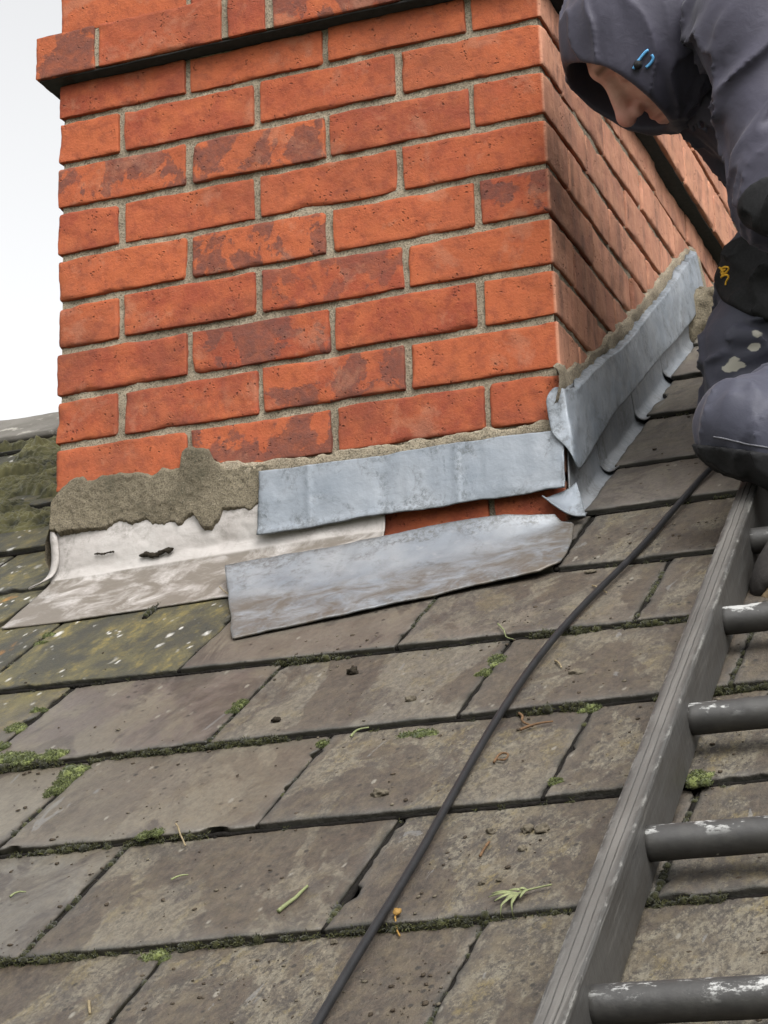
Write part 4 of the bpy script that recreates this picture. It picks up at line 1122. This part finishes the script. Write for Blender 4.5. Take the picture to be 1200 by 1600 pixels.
def cord():
    mb = MB()
    for L in ([(0.1687,-0.1643,0.3371), (0.1736,-0.1647,0.3442), (0.1800,-0.1644,0.3513), (0.1863,-0.1640,0.3575), (0.1896,-0.1632,0.3590)], [(0.1845,-0.1587,0.3382), (0.1906,-0.1578,0.3428), (0.1945,-0.1581,0.3484), (0.1928,-0.1602,0.3533)]):
        pth = snap_to(None, smooth_path(np.array(L), 18, 2), .003)
        vv, qq, tt = tube(pth, .0020, 8); mb.add(vv, qq, tt)
    c = mb.build('drawcord', cordmat, jk)
    t = snap_to(None, np.array([(0.1748,-0.1635,0.3418)]), .004)[0]
    v, tt = lump(t, (.006, .006, .006), 3, .2); mb = MB(); mb.add(v, None, tt); mb.build('cord_toggle', MAT['black'], jk)
cord()
def trousers():
    lax = KNL - HIPL; rax = ANR - KNR
    wr = ax(1, .12, 0)
    def f(p):
        hip = sd_cap(p, HIPL*.5 + HIPR*.5, HIPC, .150, .150)
        thL = sd_cap(p, HIPL, KNL, .085, .056)
        shL = sd_cap(p, KNL, ANL, .054, .052)
        thR = sd_cap(p, HIPR, KNR, .095, .064)
        shR = sd_cap(p, KNR, ANR, .066, .074)
        shR = smin(shR, sd_cap(p, V3(*(0.2438,0.0534,0.0112)), V3(*(0.2431,0.0735,-0.0551)), .055, .060), .04)
        L = smin(thL, shL, .02); R = smin(thR, shR, .02)
        L = folds(p, L, .25, ax(.25, 1, .1), 22, .0050, 31)
        R = folds(p, R, .18, wr, 22, .0075, 33)
        # deep creases across the bent shin
        for k, (y, dpt) in enumerate(((505, .008), (548, .011), (590, .008), (622, .010))):
            R = smax(R, -sd_cap(p, V3(*(0.2133,-0.0274,0.0194))*0 + np.array(CRE[k][0]), np.array(CRE[k][1]), .0055, .004), .012)
        d = smin(smin(L, hip, .06), smin(R, hip, .06), .012)
        return d
    CRE = [((0.2462,-0.0116,0.0266), (0.2957,0.0080,0.0054)), ((0.2071,-0.0097,-0.0094), (0.2951,0.0027,-0.0143)), ((0.2057,0.0003,-0.0436), (0.2800,0.0048,-0.0396)), ((0.1958,0.0065,-0.0759), (0.2596,0.0140,-0.0584))]
    pts = np.stack([HIPC, HIPL, KNL, ANL, HIPR, KNR, ANR])
    v, q = surface_net(f, pts.min(0) - .19, pts.max(0) + .19, .0050)
    # paint splashes on the far shin
    pc = np.zeros(len(v))
    for (x, y, d_, r) in ((1147, 571, 2.87, .012), (1150, 566, 2.87, .007), (1140, 576, 2.87, .007), (1155, 573, 2.87, .006), (1184, 521, 2.86, .008), (1180, 542, 2.86, .007)):
        c = np.array(PNT[(x, y)])
        r_ = np.sqrt((((v - c) @ IR)/1.5)**2 + ((v - c) @ IU)**2) + ((v - c) @ IT < -.06)*9
        pc = np.maximum(pc, np.clip(1 - r_/r + .5*fbm(v, 90, 3, 4), 0, 1)*(r_ < r*2))
    mb = MB(); mb.add(v, q, None, np.stack([0*pc, 0*pc, pc], -1))
    return mb.build('trousers', MAT['trouser'], man), f
PNT = {(1147, 571): (0.2350,0.0074,-0.0307), (1150, 566): (0.2376,0.0061,-0.0235), (1140, 576): (0.2283,0.0058,-0.0338), (1155, 573): (0.2429,0.0104,-0.0310), (1184, 521): (0.2712,-0.0012,0.0053), (1180, 542): (0.2650,0.0019,-0.0123)}
tr, trf = trousers()
def pads():
    # black kneepad with a yellow mark on the far knee; the black pad under the near knee
    def g(p):
        return smax(trf(p) - .0050, sd_ell(p, V3(*(0.2980,0.0289,0.0849)), np.stack([ax(.9, -.35, 0), ax(.35, .9, 0), IT]), (.090, .062, .12)), .004)
    c = KNR; v, q = surface_net(g, c - .15, c + .15, .0042)
    mb = MB(); mb.add(v, q); kp = mb.build('knee_pad', MAT['black'], man)
    def g2(p):
        return smax(trf(p) - .0045, (p - V3(*(0.2945,-0.2533,-0.2311))) @ ax(.12, 1, .05), .004)
    c = KNL; v, q = surface_net(g2, c - .12, c + .12, .0042)
    # only the knee itself, not the calf behind it
    m = ((v - KNL) @ IR) < .055
    q = q[m[q].all(1)]
    mb = MB(); mb.add(v, q); mb.build('knee_pad', MAT['black'], man)
    # stitched rib along its edge
    from mathutils.bvhtree import BVHTree
    bv = BVHTree.FromPolygons([w.co[:] for w in kp.data.vertices], [p.vertices[:] for p in kp.data.polygons])
    mb = MB()
    st = [[(0.2676,-0.0916,0.0777), (0.2718,-0.0910,0.0808), (0.2761,-0.0886,0.0783), (0.2731,-0.0880,0.0728), (0.2683,-0.0894,0.0714), (0.2664,-0.0911,0.0746), (0.2721,-0.0896,0.0768)],
          [(0.2671,-0.0889,0.0682), (0.2720,-0.0877,0.0704), (0.2745,-0.0855,0.0664), (0.2708,-0.0855,0.0617), (0.2693,-0.0843,0.0562)],
          [(0.2672,-0.0927,0.0809), (0.2701,-0.0894,0.0737), (0.2670,-0.0887,0.0674)]]
    for L in st:
        pth = []
        for p in smooth_path(np.array(L), 20, 2):
            h = bv.ray_cast(Vector(p + IT*.3), Vector(-IT))
            if h[0] is not None: pth.append(np.array(h[0]) + IT*.001)
        if len(pth) > 3:
            vv, qq, tt = tube(np.array(pth), .0016, 6); mb.add(vv, qq, tt)
    if mb.n: mb.build('embroidery', m_plain('yellow_thread', (.56, .31, .03), .7, .2, 300, .2, .3), kp)
pads()
def boots():
    lt = m_plain('boot_leather', (.030, .027, .025), .8, .35, 70, .3, .6); so = m_plain('boot_sole', (.17, .125, .075), .85, .4, 90, .2, .6)
    for a, toe, k in ((ANL, V3(*(0.3321,-0.3244,-0.4236)), 0), (ANR, V3(*(0.2037,0.1914,-0.1249)), 1)):
        d = toe - a; n = NROOF
        heel = a + (a - toe)/np.linalg.norm(d)*.02 - n*.07
        if not k: n = ax(-.80, .60, -.08); heel = V3(*(0.4501,-0.3205,-0.2916))
        if k: toe = rw(.24, .24, .05); heel = rw(.42, .22, .06)
        def f(p):
            q = smin(sd_cap(p, heel + n*.015, toe - (toe - heel)*.12, .040, .042), sd_cap(p, a, heel + n*.05, .050, .045), .03)
            q = smin(q, sd_cap(p, toe - (toe - heel)*.25, toe, .042, .034), .02)
            return smax(q, -((p - toe) @ n - (.016 if not k else -.016)), .005)
        def g(p):
            q = smin(sd_cap(p, heel, toe - (toe - heel)*.3, .040, .045), sd_cap(p, toe - (toe - heel)*.3, toe, .045, .037), .02)
            t = (p - toe) @ n
            t = t - (.032 if not k else 0)
            return smax(smax(q, t + .014, .003), -(t + .034), .004)
        lo, hi = np.minimum(np.minimum(heel, toe), a) - .08, np.maximum(np.maximum(heel, toe), a) + .08
        v, q = surface_net(f, lo, hi, .0055); mb = MB(); mb.add(v, q); b = mb.build('boot', lt, man)
        v, q = surface_net(g, lo, hi, .0055); mb = MB(); mb.add(v, q); mb.build('sole', so, b)
boots()

def seams():
    from mathutils.bvhtree import BVHTree
    def line(ob, pts, r, name, mat, frm=.5):
        me = ob.data; bv = BVHTree.FromPolygons([w.co[:] for w in me.vertices], [p.vertices[:] for p in me.polygons])
        pth = []
        for p in smooth_path(np.array(pts), 60, 2):
            h = bv.ray_cast(Vector(p + IT*frm), Vector(-IT))
            if h[0] is not None: pth.append(np.array(h[0]) + np.array(h[1])*.0002)
        if len(pth) > 8:
            mb = MB(); v, q, t = tube(np.array(pth), r, 6); mb.add(v, q, t); mb.build(name, mat, ob)
    st = m_plain('seam_thread', (.030, .028, .036), .7, .2, 300, .2, .2); pale = m_plain('pale_thread', (.11, .11, .125), .7, .2, 300, .2, .2)
    line(tr, [(0.2450,-0.2359,-0.2037), (0.2567,-0.2305,-0.2071), (0.2737,-0.2220,-0.2135), (0.3070,-0.2069,-0.2220)], .0011, 'pad_stitching', pale)
seams()

# ================================================================ moss, dirt and litter on the slates
def slate_n(u, v):
    """height of the slate surface under (u, v), by the rows laid above"""
    u = np.asarray(u, float); v = np.asarray(v, float); n = np.zeros(np.broadcast(u, v).shape)
    for k in range(len(ROWS) - 1):
        t0 = ROWS[k][0] + ROWS[k][1]*u; t1 = ROWS[k+1][0] + ROWS[k+1][1]*u
        n = np.where((v >= t0) & (v < t1), -(SLT + .0016)*(v - t0)/(ROWS[k+1][0] - ROWS[k][0]), n)
    return n
def joint_lines():
    """tail edges and side joints as (u, v) runs over the part of the roof in view"""
    tails = []; sides = []
    for r in range(3, len(ROWS) - 1):
        v0, sl = ROWS[r]
        for a, b in ([(-1.3, .75)] if r < 9 else [(-1.6, -.79), (.035, .75)]): tails.append((r, a, b, v0, sl))
        base = JO.get(r, .031 if r % 2 else .175)
        if r < 10:
            js = [base + WID*k for k in range(-4, 3)]
            if r == 8: js = [j for j in js if j > -.35] + [-.3955, -.682]
        else: js = [-.787 - (WID if r % 2 else WID*.55) - .0025 - WID*k for k in range(3)] + [.3175, .606]
        for j in js: sides.append((j, v0 + sl*j, ROWS[r+1][0] + ROWS[r+1][1]*j))
    return tails, sides
TAILS, SIDES = joint_lines()
def tufts(mb, base, nrm, n, ln, wd, seed, spread=.9):
    """tiny pointed leaves standing off a surface"""
    g = np.random.default_rng(seed); i = g.integers(0, len(base), n)
    c = base[i] + g.normal(0, 1, (n, 3))*.0006; d = nrm[i] + g.normal(0, spread, (n, 3))*.7; d /= np.linalg.norm(d, axis=1, keepdims=True)
    s = np.cross(d, g.normal(0, 1, (n, 3))); s /= np.linalg.norm(s, axis=1, keepdims=True) + 1e-9
    L = (ln*(.5 + g.random(n)))[:, None]; w = (wd*(.6 + .8*g.random(n)))[:, None]
    v = np.stack([c - s*w, c + s*w, c + d*L], 1).reshape(-1, 3)
    r = np.repeat(g.random(n), 3); tip = np.tile([0., 0., 1.], n)
    mb.add(v, None, np.arange(3*n).reshape(-1, 3), np.stack([r, tip, 0*r], -1))
def blob(mb, c, r, seed, tn=60, ln=.0035):
    v, t = lump(c, r, seed, .45, 2 if max(r) > .004 else 1, 1.8)
    nr = (v - np.asarray(c))/np.asarray(r); nr /= np.linalg.norm(nr, axis=1, keepdims=True)
    mb.add(v, None, t, np.tile([(seed*.618) % 1, .25*((seed*.37) % 1), 0], (len(v), 1)))
    if tn: tufts(mb, v, nr, tn, ln, ln*.16, seed)
def joint_moss():
    g = np.random.default_rng(5); mo = MB(); di = MB()
    def dens(u, v): return fbm(np.stack([np.asarray(u), np.asarray(v), 0*np.asarray(u)], -1), 9, 3, 90)
    k = 0
    for r, a, b, v0, sl in TAILS:
        u = a
        while u < b:
            u += .0022 + .0035*g.random(); v = v0 + sl*u; k += 1
            m = float(dens(u, v)); low = -(SLT + .004)
            # black lumps under the tail: dirt plus its shadow put in as colour
            if g.random() < .40:
                q, t = lump((u, v - .0012 + g.normal(0, .0012), low + .001), (.0018 + .003*g.random()**2, .0012 + .0014*g.random(), .0014 + .0022*g.random()), k, .5, 1)
                di.add(q, None, t)
            amt = np.clip(m*4.0 - .12 - .35*(u > .35), 0, 1)
            if r >= 9 and u > 0: amt *= .35
            if g.random() < amt*.7 + .05:
                for _ in range(2):
                    rr = .0010 + .0026*g.random()**1.5*(.5 + amt)
                    blob(mo, (u + g.normal(0, .002), v - .001 - .0035*g.random(), low + .002 + .005*amt*g.random()), (rr*(1 + .6*g.random()), rr*(.7 + .6*g.random()), rr*(.7 + .4*g.random())), k*2 + _, int(14 + 30*amt), .0036)
    for j, a, b in SIDES:
        v = a
        while v < b - .003:
            v += .003 + .004*g.random(); k += 1
            m = float(dens(j, v)); n = float(slate_n(j, v)) - .0062
            if g.random() < .6:
                q, t = lump((j + g.normal(0, .0010), v, n + .0005), (.0014 + .001*g.random(), .0018 + .002*g.random(), .0016 + .0012*g.random()), k, .5, 1); di.add(q, None, t)
            if g.random() < np.clip(m*3.4 - .25, 0, 1)*.7 + .03:
                rr = .0020 + .0028*g.random()
                blob(mo, (j, v, n + .003), (rr, rr*1.4, rr), k, 16, .003)
    # black strips at tails and joints: dirt, and the shadow lines painted in
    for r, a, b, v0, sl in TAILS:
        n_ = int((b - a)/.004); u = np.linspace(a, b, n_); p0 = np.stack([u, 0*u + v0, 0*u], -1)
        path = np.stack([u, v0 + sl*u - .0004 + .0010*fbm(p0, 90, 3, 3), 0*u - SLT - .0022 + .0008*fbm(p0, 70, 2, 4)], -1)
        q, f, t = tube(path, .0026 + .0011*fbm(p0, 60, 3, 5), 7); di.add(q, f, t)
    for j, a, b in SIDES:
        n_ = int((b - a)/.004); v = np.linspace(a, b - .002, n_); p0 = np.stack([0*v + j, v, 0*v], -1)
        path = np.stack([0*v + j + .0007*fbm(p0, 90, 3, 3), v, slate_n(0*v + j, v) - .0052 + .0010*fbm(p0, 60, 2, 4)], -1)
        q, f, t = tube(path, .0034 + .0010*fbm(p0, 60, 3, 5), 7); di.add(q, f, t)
    o = mo.build('moss', MAT['moss'], None, 'R'); tag(o, kind='stuff')
    o = di.build('joint_dirt_shade', MAT['black_dirt_shade'], None, 'R'); tag(o, kind='stuff')
joint_moss()
def moss_carpet():
    """the thick growth on the upper slates left of the chimney"""
    nu, nv = 420, 420
    U = np.linspace(-1.75, -.787, nu)[:, None]; V = np.linspace(.27, .95, nv)[None, :]
    u, v = np.broadcast_arrays(U, V); p = np.stack([u, v, 0*u], -1)
    tl = sum(np.exp(-((v - ROWS[q_][0])/.009)**2) for q_ in (12, 13, 14))
    mnd = 1 - np.abs(fbm(p*[1, .8, 1], 15, 2, 71))*2.2
    m2 = 1 - np.abs(fbm(p, 34, 3, 72))*2.0
    cover = sstep(-.25, .15, fbm(p, 6, 4, 73) + 1.5*(v - .47)*(v < .60) + .24) * sstep(.985, .95, v)*sstep(.275, .37, v + .05*fbm(p, 8, 3, 76))*sstep(-.787, -.793, u)
    cover = cover*(1 - .85*np.clip(tl, 0, 1)*sstep(-.5, .1, fbm(p, 11, 2, 79)))
    h = cover*(.003 + .008*np.clip(mnd, 0, 1)**.8 + .006*np.clip(m2, 0, 1)**.8) + cover*(.0045*np.clip(1 - np.abs(fbm(p, 80, 2, 77))*2.2, 0, 1) + .0030*fbm(p, 190, 2, 74)) - .010*(1 - cover)
    ridge_lip = np.exp(-((v - .905)/.022)**2)*.016*sstep(.2, .6, np.clip(fbm(p, 16, 3, 75)*1.4 + .5, 0, 1)); h = h + ridge_lip*cover
    n = slate_n(u, v) + h
    P_ = np.stack([u, v, n], -1); mb = MB()
    mb.add(P_, grid_quads(nu, nv), None, np.stack([.5 + .5*fbm(p, 20, 2, 4).ravel(), np.clip((np.clip(mnd, 0, 1)*.5 + .4*np.clip(m2, 0, 1) + .3*fbm(p, 120, 2, 6)).ravel(), 0, 1), 0*u.ravel()], -1))
    tag(mb.build('moss_carpet', MAT['carpet'], None, 'R'), kind='stuff')
moss_carpet()
def cushion(c, r, seed, label, n=900):
    """a rounded cushion of bright moss sitting on the roof, c in roof coordinates"""
    mb = MB()
    c = np.array([c[0], c[1], float(slate_n(c[0], c[1]))])
    g = np.random.default_rng(seed); k = int(7 + 4e4*r[0]*r[1])
    for i in range(k):
        a_, q_ = g.uniform(0, 6.28), g.random()**.6
        f = .30 + .38*g.random()**1.5
        d = np.array([math.cos(a_)*q_*r[0]*1.05, math.sin(a_)*q_*r[1]*1.05, -.15*r[2]])
        rr = np.array([max(r[0], r[1])*.5 + min(r[0], r[1])*.5]*2 + [r[2]*1.1])*f*np.array([1, 1, 1.15 - .6*q_])
        v, t = lump((0, 0, 0), rr, seed*13 + i, .45, 2, 1.9)
        nr = v/rr; nr /= np.linalg.norm(nr, axis=1, keepdims=True)
        sh = g.random()
        mb.add(v + c + d, None, t, np.tile([sh, .12 + .4*sh, 0], (len(v), 1)))
        up = nr[:, 2] > -.1
        tufts(mb, (v + c + d)[up], nr[up], max(30, int(n*2.6/k)), .0015, .0004, seed*7 + i, .7)
    return tag(mb.build('moss_cushion', MAT['cushion'], None, 'R'), label, 'moss')
G_CUSH = [(((-0.4091,-0.7187)), (.013, .017, .012), 'largest bright green moss cushion, in the joint at the far left'),
    (((-0.4083,-0.7488)), (.010, .011, .009), 'green moss cushion just below the largest one in the left joint'),
    (((-0.4065,-0.7768)), (.009, .012, .008), 'lowest green moss cushion of the row filling the left joint'),
    (((-0.5552,-0.5721)), (.011, .012, .008), 'pale green moss cushion on the edge of the dark slate at the left'),
    (((-0.5503,-0.5156)), (.008, .009, .007), 'small pale moss tuft near the top of the dark slate at the left edge'),
    (((-0.5387,-0.6349)), (.010, .010, .010), 'pale moss cushion at the very left edge of the view'),
    (((-0.5118,-0.6745)), (.017, .011, .011), 'dark green moss lump under the tail of the left dark slate, leftmost of three'),
    (((-0.4841,-0.6805)), (.017, .010, .010), 'dark green moss lump, middle of three under the left slate tails'),
    (((-0.4533,-0.6768)), (.014, .009, .010), 'dark green moss lump, right one of three under the left slate tails'),
    (((-0.2640,-0.5720)), (.0075, .008, .007), 'round dark moss tuft in the joint left of the middle of the roof'),
    (((-0.2659,-0.5918)), (.006, .010, .005), 'thin moss strand just below the round tuft in the same joint'),
    (((0.0291,-0.5164)), (.008, .012, .006), 'bright moss tuft at the top of the joint left of the cable'),
    (((0.0256,-0.5606)), (.008, .010, .006), 'bright moss tuft below its twin in that joint left of the cable'),
    (((-0.1150,-0.7098)), (.007, .006, .005), 'yellow-green moss tuft at the head of the middle joint'),
    (((-0.0056,-0.7102)), (.020, .007, .007), 'long dark moss tuft under a slate tail near the middle of the roof'),
    (((-0.1200,-1.1610)), (.016, .008, .008), 'dark moss patch under the lowest slate tails at the left'),
    (((-0.2300,-0.9167)), (.013, .006, .006), 'moss tuft under a slate tail in the lower left of the roof'),
    (((0.1706,-0.6815)), (.010, .009, .007), 'moss tuft where a joint meets the tail right of the cable'),
    (((0.1789,-0.8760)), (.005, .007, .005), 'tiny bright moss speck in the joint beside the ladder'),
    (((0.3172,-0.8985)), (.011, .013, .010), 'moss tuft against the inner side of the ladder stile'),
    (((-0.6781,-0.2253)), (.013, .007, .006), 'dark moss streak on the lichened slate under the old lead, upper one'),
    (((-0.6727,-0.2622)), (.011, .007, .005), 'dark moss streak on the lichened slate under the old lead, lower one')]
for i, (c, r, lab) in enumerate(G_CUSH): cushion(c, r, 200 + i, lab, int(300 + 9e6*r[0]*r[1]))
# loose litter, each piece a thing
def stone(c, r, seed, label, mat='stone', cat='stone', name='pebble'):
    n = float(slate_n(c[0], c[1]))
    r = tuple(.82*q for q in r); v, t = lump((c[0], c[1], n + r[2]*.45), r, seed, .75, 3, 1.9)
    mb = MB(); mb.add(v, None, t); tag(mb.build(name, MAT[mat], None, 'R'), label, cat)
for i, (c, r, lab) in enumerate((
    (((0.1871,-0.9709)), (.0075, .006, .0055), 'grey snail-like pebble right of the cable, larger of a pair'),
    (((0.1727,-0.9683)), (.0065, .006, .0045), 'brown pebble left of its larger twin beside the cable'),
    (((0.1368,-0.9658)), (.0045, .004, .004), 'small pale pebble close to the cable below the middle of the roof'),
    (((0.1780,-1.0102)), (.0045, .004, .0035), 'dark pebble below the pair beside the cable'),
    (((-0.0003,-0.8695)), (.0105, .006, .0055), 'flat brown clod of dirt in the middle of the roof'),
    (((-0.1471,-0.5054)), (.0085, .006, .006), 'dark clod of moss and dirt below the loose lead apron'),
    (((0.0458,-1.1558)), (.0035, .003, .003), 'round white pebble below the tail left of the cable'),
    (((-0.1811,-0.1464)), (.006, .004, .0035), 'buff chip of mortar below the loose lead apron'),
    (((0.0788,-0.2396)), (.009, .005, .003), 'flat brown flake at the tail right of the loose apron'),
    (((0.1571,-1.0764)), (.003, .003, .0025), 'tiny grey pebble right of the cable near the green sprig'),
    (((0.1723,-1.0728)), (.003, .003, .0025), 'tiny brown pebble above the green sprig'),
    (((0.1379,-0.5896)), (.009, .006, .004), 'brown curl of dry moss right of the cable'),
    (((-0.0419,-0.6209)), (.008, .005, .004), 'crumb of dry moss above the tail in the middle of the roof'),
    (((-0.1920,-0.6438)), (.006, .004, .004), 'dark crumb on the slate left of the middle joint'))):
    stone(c, r, 300 + i, lab, 'dirt' if any(w in lab for w in ('dark clod', 'dark crumb')) else 'stone')
def stalk(pts, r0, r1, mat, name, label, cat, lift=.002):
    uv = smooth_path(np.array(pts), 26, 2); n = slate_n(uv[:, 0], uv[:, 1]) + lift + .0012*np.sin(np.linspace(0, 3.1, 26))
    p = np.c_[uv, n]; mb = MB(); v, q, t = tube(p, np.linspace(r0, r1, 26), 7); mb.add(v, q, t)
    return tag(mb.build(name, MAT[mat], None, 'R'), label, cat)
stalk([(-0.0218,-1.1058), (-0.0187,-1.0956), (-0.0133,-1.0833), (-0.0127,-1.0726), (-0.0114,-1.0569)], .0021, .0012, 'leafy', 'green_stalk', 'pale green stalk lying on the slate left of the cable', 'stalk')
stalk([(-0.2035,-0.9062), (-0.1926,-0.9223), (-0.1795,-0.9440)], .0011, .0009, 'straw', 'straw', 'pale straw standing out of the moss at a lower left tail', 'straw', .004)
stalk([(-0.1475,-1.2401), (-0.1362,-1.2619)], .0016, .0012, 'straw', 'straw', 'short cream straw on the lowest slate at the left', 'straw')
stalk([(-0.0845,-0.7053), (-0.0825,-0.6889), (-0.0712,-0.6831)], .0013, .0008, 'leafy', 'straw', 'curved yellow-green straw over the tail near the middle joint', 'straw', .004)
stalk([(0.0951,-0.3026), (0.1087,-0.3228), (0.1208,-0.3401)], .0011, .0008, 'straw', 'straw', 'thin buff straw left of the upper cable', 'straw')
stalk([(0.0078,-0.4203), (0.0233,-0.4515), (0.0343,-0.4589)], .0012, .0006, 'leafy', 'straw', 'pale bent leaf stalk on the moss below the apron tip', 'straw', .004)
stalk([(0.0944,-0.6812), (0.1022,-0.6932), (0.1042,-0.7103), (0.1197,-0.7238)], .0016, .0010, 'dryleaf', 'twig', 'bent ginger twig just right of the cable', 'twig')
stalk([(0.1021,-0.8153), (0.1030,-0.7927), (0.1143,-0.7982), (0.1138,-0.8148), (0.1043,-0.8082)], .0013, .0010, 'dryleaf', 'twig', 'curled ginger twig knot right of the cable', 'twig')
stalk([(0.1078,-0.7307), (0.1225,-0.7212), (0.1394,-0.7156)], .0016, .0009, 'dryleaf', 'twig', 'long ginger twig lying level right of the cable', 'twig')
stalk([(0.1416,-1.0217), (0.1425,-1.0068), (0.1422,-0.9914)], .0013, .0012, 'dryleaf', 'twig', 'red-brown twig near the pebbles beside the cable', 'twig')
stalk([(-0.4468,-0.1603), (-0.4315,-0.1853), (-0.4175,-0.2021)], .0009, .0006, 'straw', 'straw', 'hair-thin straw at the left end of the loose apron', 'straw', .012)
stalk([(0.1042,-0.5471), (0.1110,-0.5583), (0.1172,-0.5729)], .0014, .0008, 'straw', 'straw', 'short cream straw touching the cable', 'straw')
stalk([(-0.1634,-1.0187), (-0.1556,-1.0134), (-0.1488,-1.0106)], .0010, .0007, 'leafy', 'straw', 'thin green blade on a lower left slate', 'straw')
stalk([(-0.3303,-1.0286), (-0.3263,-1.0214), (-0.3172,-1.0201)], .0012, .0007, 'leafy', 'straw', 'pale green blade at the lower left edge', 'straw')
def sprig():
    mb = MB(); st = smooth_path(np.array([(0.2254,-1.0949), (0.2128,-1.0988), (0.2014,-1.1051), (0.1949,-1.1133)]), 24, 2)
    n = slate_n(st[:, 0], st[:, 1]) + .003
    v, q, t = tube(np.c_[st, n], .0008, 6); mb.add(v, q, t)
    ob = mb.build('leaf_sprig', MAT['leafy'], None, 'R'); tag(ob, 'yellow-green leafy sprig lying above a tail beside the ladder', 'sprig')
    ends = [(0.1739,-1.1125), (0.1750,-1.1058), (0.1812,-1.1215), (0.1885,-1.1349), (0.1914,-1.1263), (0.1873,-1.1053), (0.1989,-1.1341), (0.2031,-1.1190), (0.1973,-1.1045)]
    st0 = [(.003, 18), (.002, 20), (.001, 18), (0, 16), (0, 20), (0, 15), (0, 18), (0, 12), (0, 13)]
    for (e, (_, i)) in zip(ends, st0):
        a = st[i]; e = np.array(e); L = np.linspace(0, 1, 9)[:, None]; c = a*(1 - L) + e*L
        d = (e - a)/np.linalg.norm(e - a); s = np.array([-d[1], d[0]]); w = (.0021*np.sin(np.pi*np.clip(L*.9 + .1, 0, 1))**.7)
        z = slate_n(c[:, 0], c[:, 1])[:, None] + .003 + .003*np.sin(L*3)
        pts = np.stack([np.c_[c - s*w, z], np.c_[c, z + .0007], np.c_[c + s*w, z]], 1)
        v, q = sheet(pts, .0004, (0, 0, 1)); m = MB(); m.add(v, q); m.build('leaf', MAT['leafy'], ob, 'R')
sprig()
def petal():
    c = np.array((0.0971,-1.1290)); n = float(slate_n(*c)); mb = MB()
    v, t = lump((c[0], c[1], n + .004), (.0036, .0042, .0026), 4, .45, 3); mb.add(v, None, t)
    o = mb.build('yellow_flower', MAT['yellow'], None, 'R'); tag(o, 'fallen yellow flower head with a thin stalk touching the cable', 'flower')
    q_ = smooth_path(np.array([(0.0961,-1.1334), (0.0984,-1.1427), (0.1048,-1.1546)]), 12, 1)
    mb = MB(); v, q, t = tube(np.c_[q_, slate_n(q_[:, 0], q_[:, 1]) + .002], .0009, 6); mb.add(v, q, t); mb.build('stalk', MAT['yellow'], o, 'R')
petal()
def grit():
    """crumbs of dirt, lichen and moss strewn over the slates: nobody could count them"""
    g = np.random.default_rng(12); di = MB(); li = MB()
    N = 17000
    u = g.uniform(-.75, .62, N); v = g.uniform(-1.45, .6, N)
    w = fbm(np.stack([u, v, 0*u], -1), 7, 4, 33)*1.3 + .25 + .6*(u - .0) - .35*(v + .3) - .25
    keep = (g.random(N) < np.clip(w, .06, 1)) & ~((v > -.17) & (u < .06)) & ~((u < .0) & (v > -.33))
    for k, (a, b) in enumerate(zip(u[keep], v[keep])):
        r = .0005 + .0017*g.random()**4
        q, t = lump((a, b, float(slate_n(a, b)) + r*.25), (r*(1 + .8*g.random()), r*(1 + g.random()), r*.45), k, .6, 1)
        (di if g.random() < .68 else li).add(q, None, t)
    tag(di.build('roof_dirt', MAT['crumb'], None, 'R'), kind='stuff'); tag(li.build('roof_grit', MAT['stone'], None, 'R'), kind='stuff')
grit()

GROUPS = {'moss_cushion': 'moss cushions on the slates', 'pebble': 'loose pebbles and clods on the slates', 'straw': 'straws and grass blades strewn on the slates',
          'twig': 'ginger twigs right of the cable', 'lead_soaker': 'lead soakers stepping up the right side of the chimney'}
for o in COL.objects:
    k = o.name.split('.')[0]
    if o.parent is None and k in GROUPS: o['group'] = GROUPS[k]
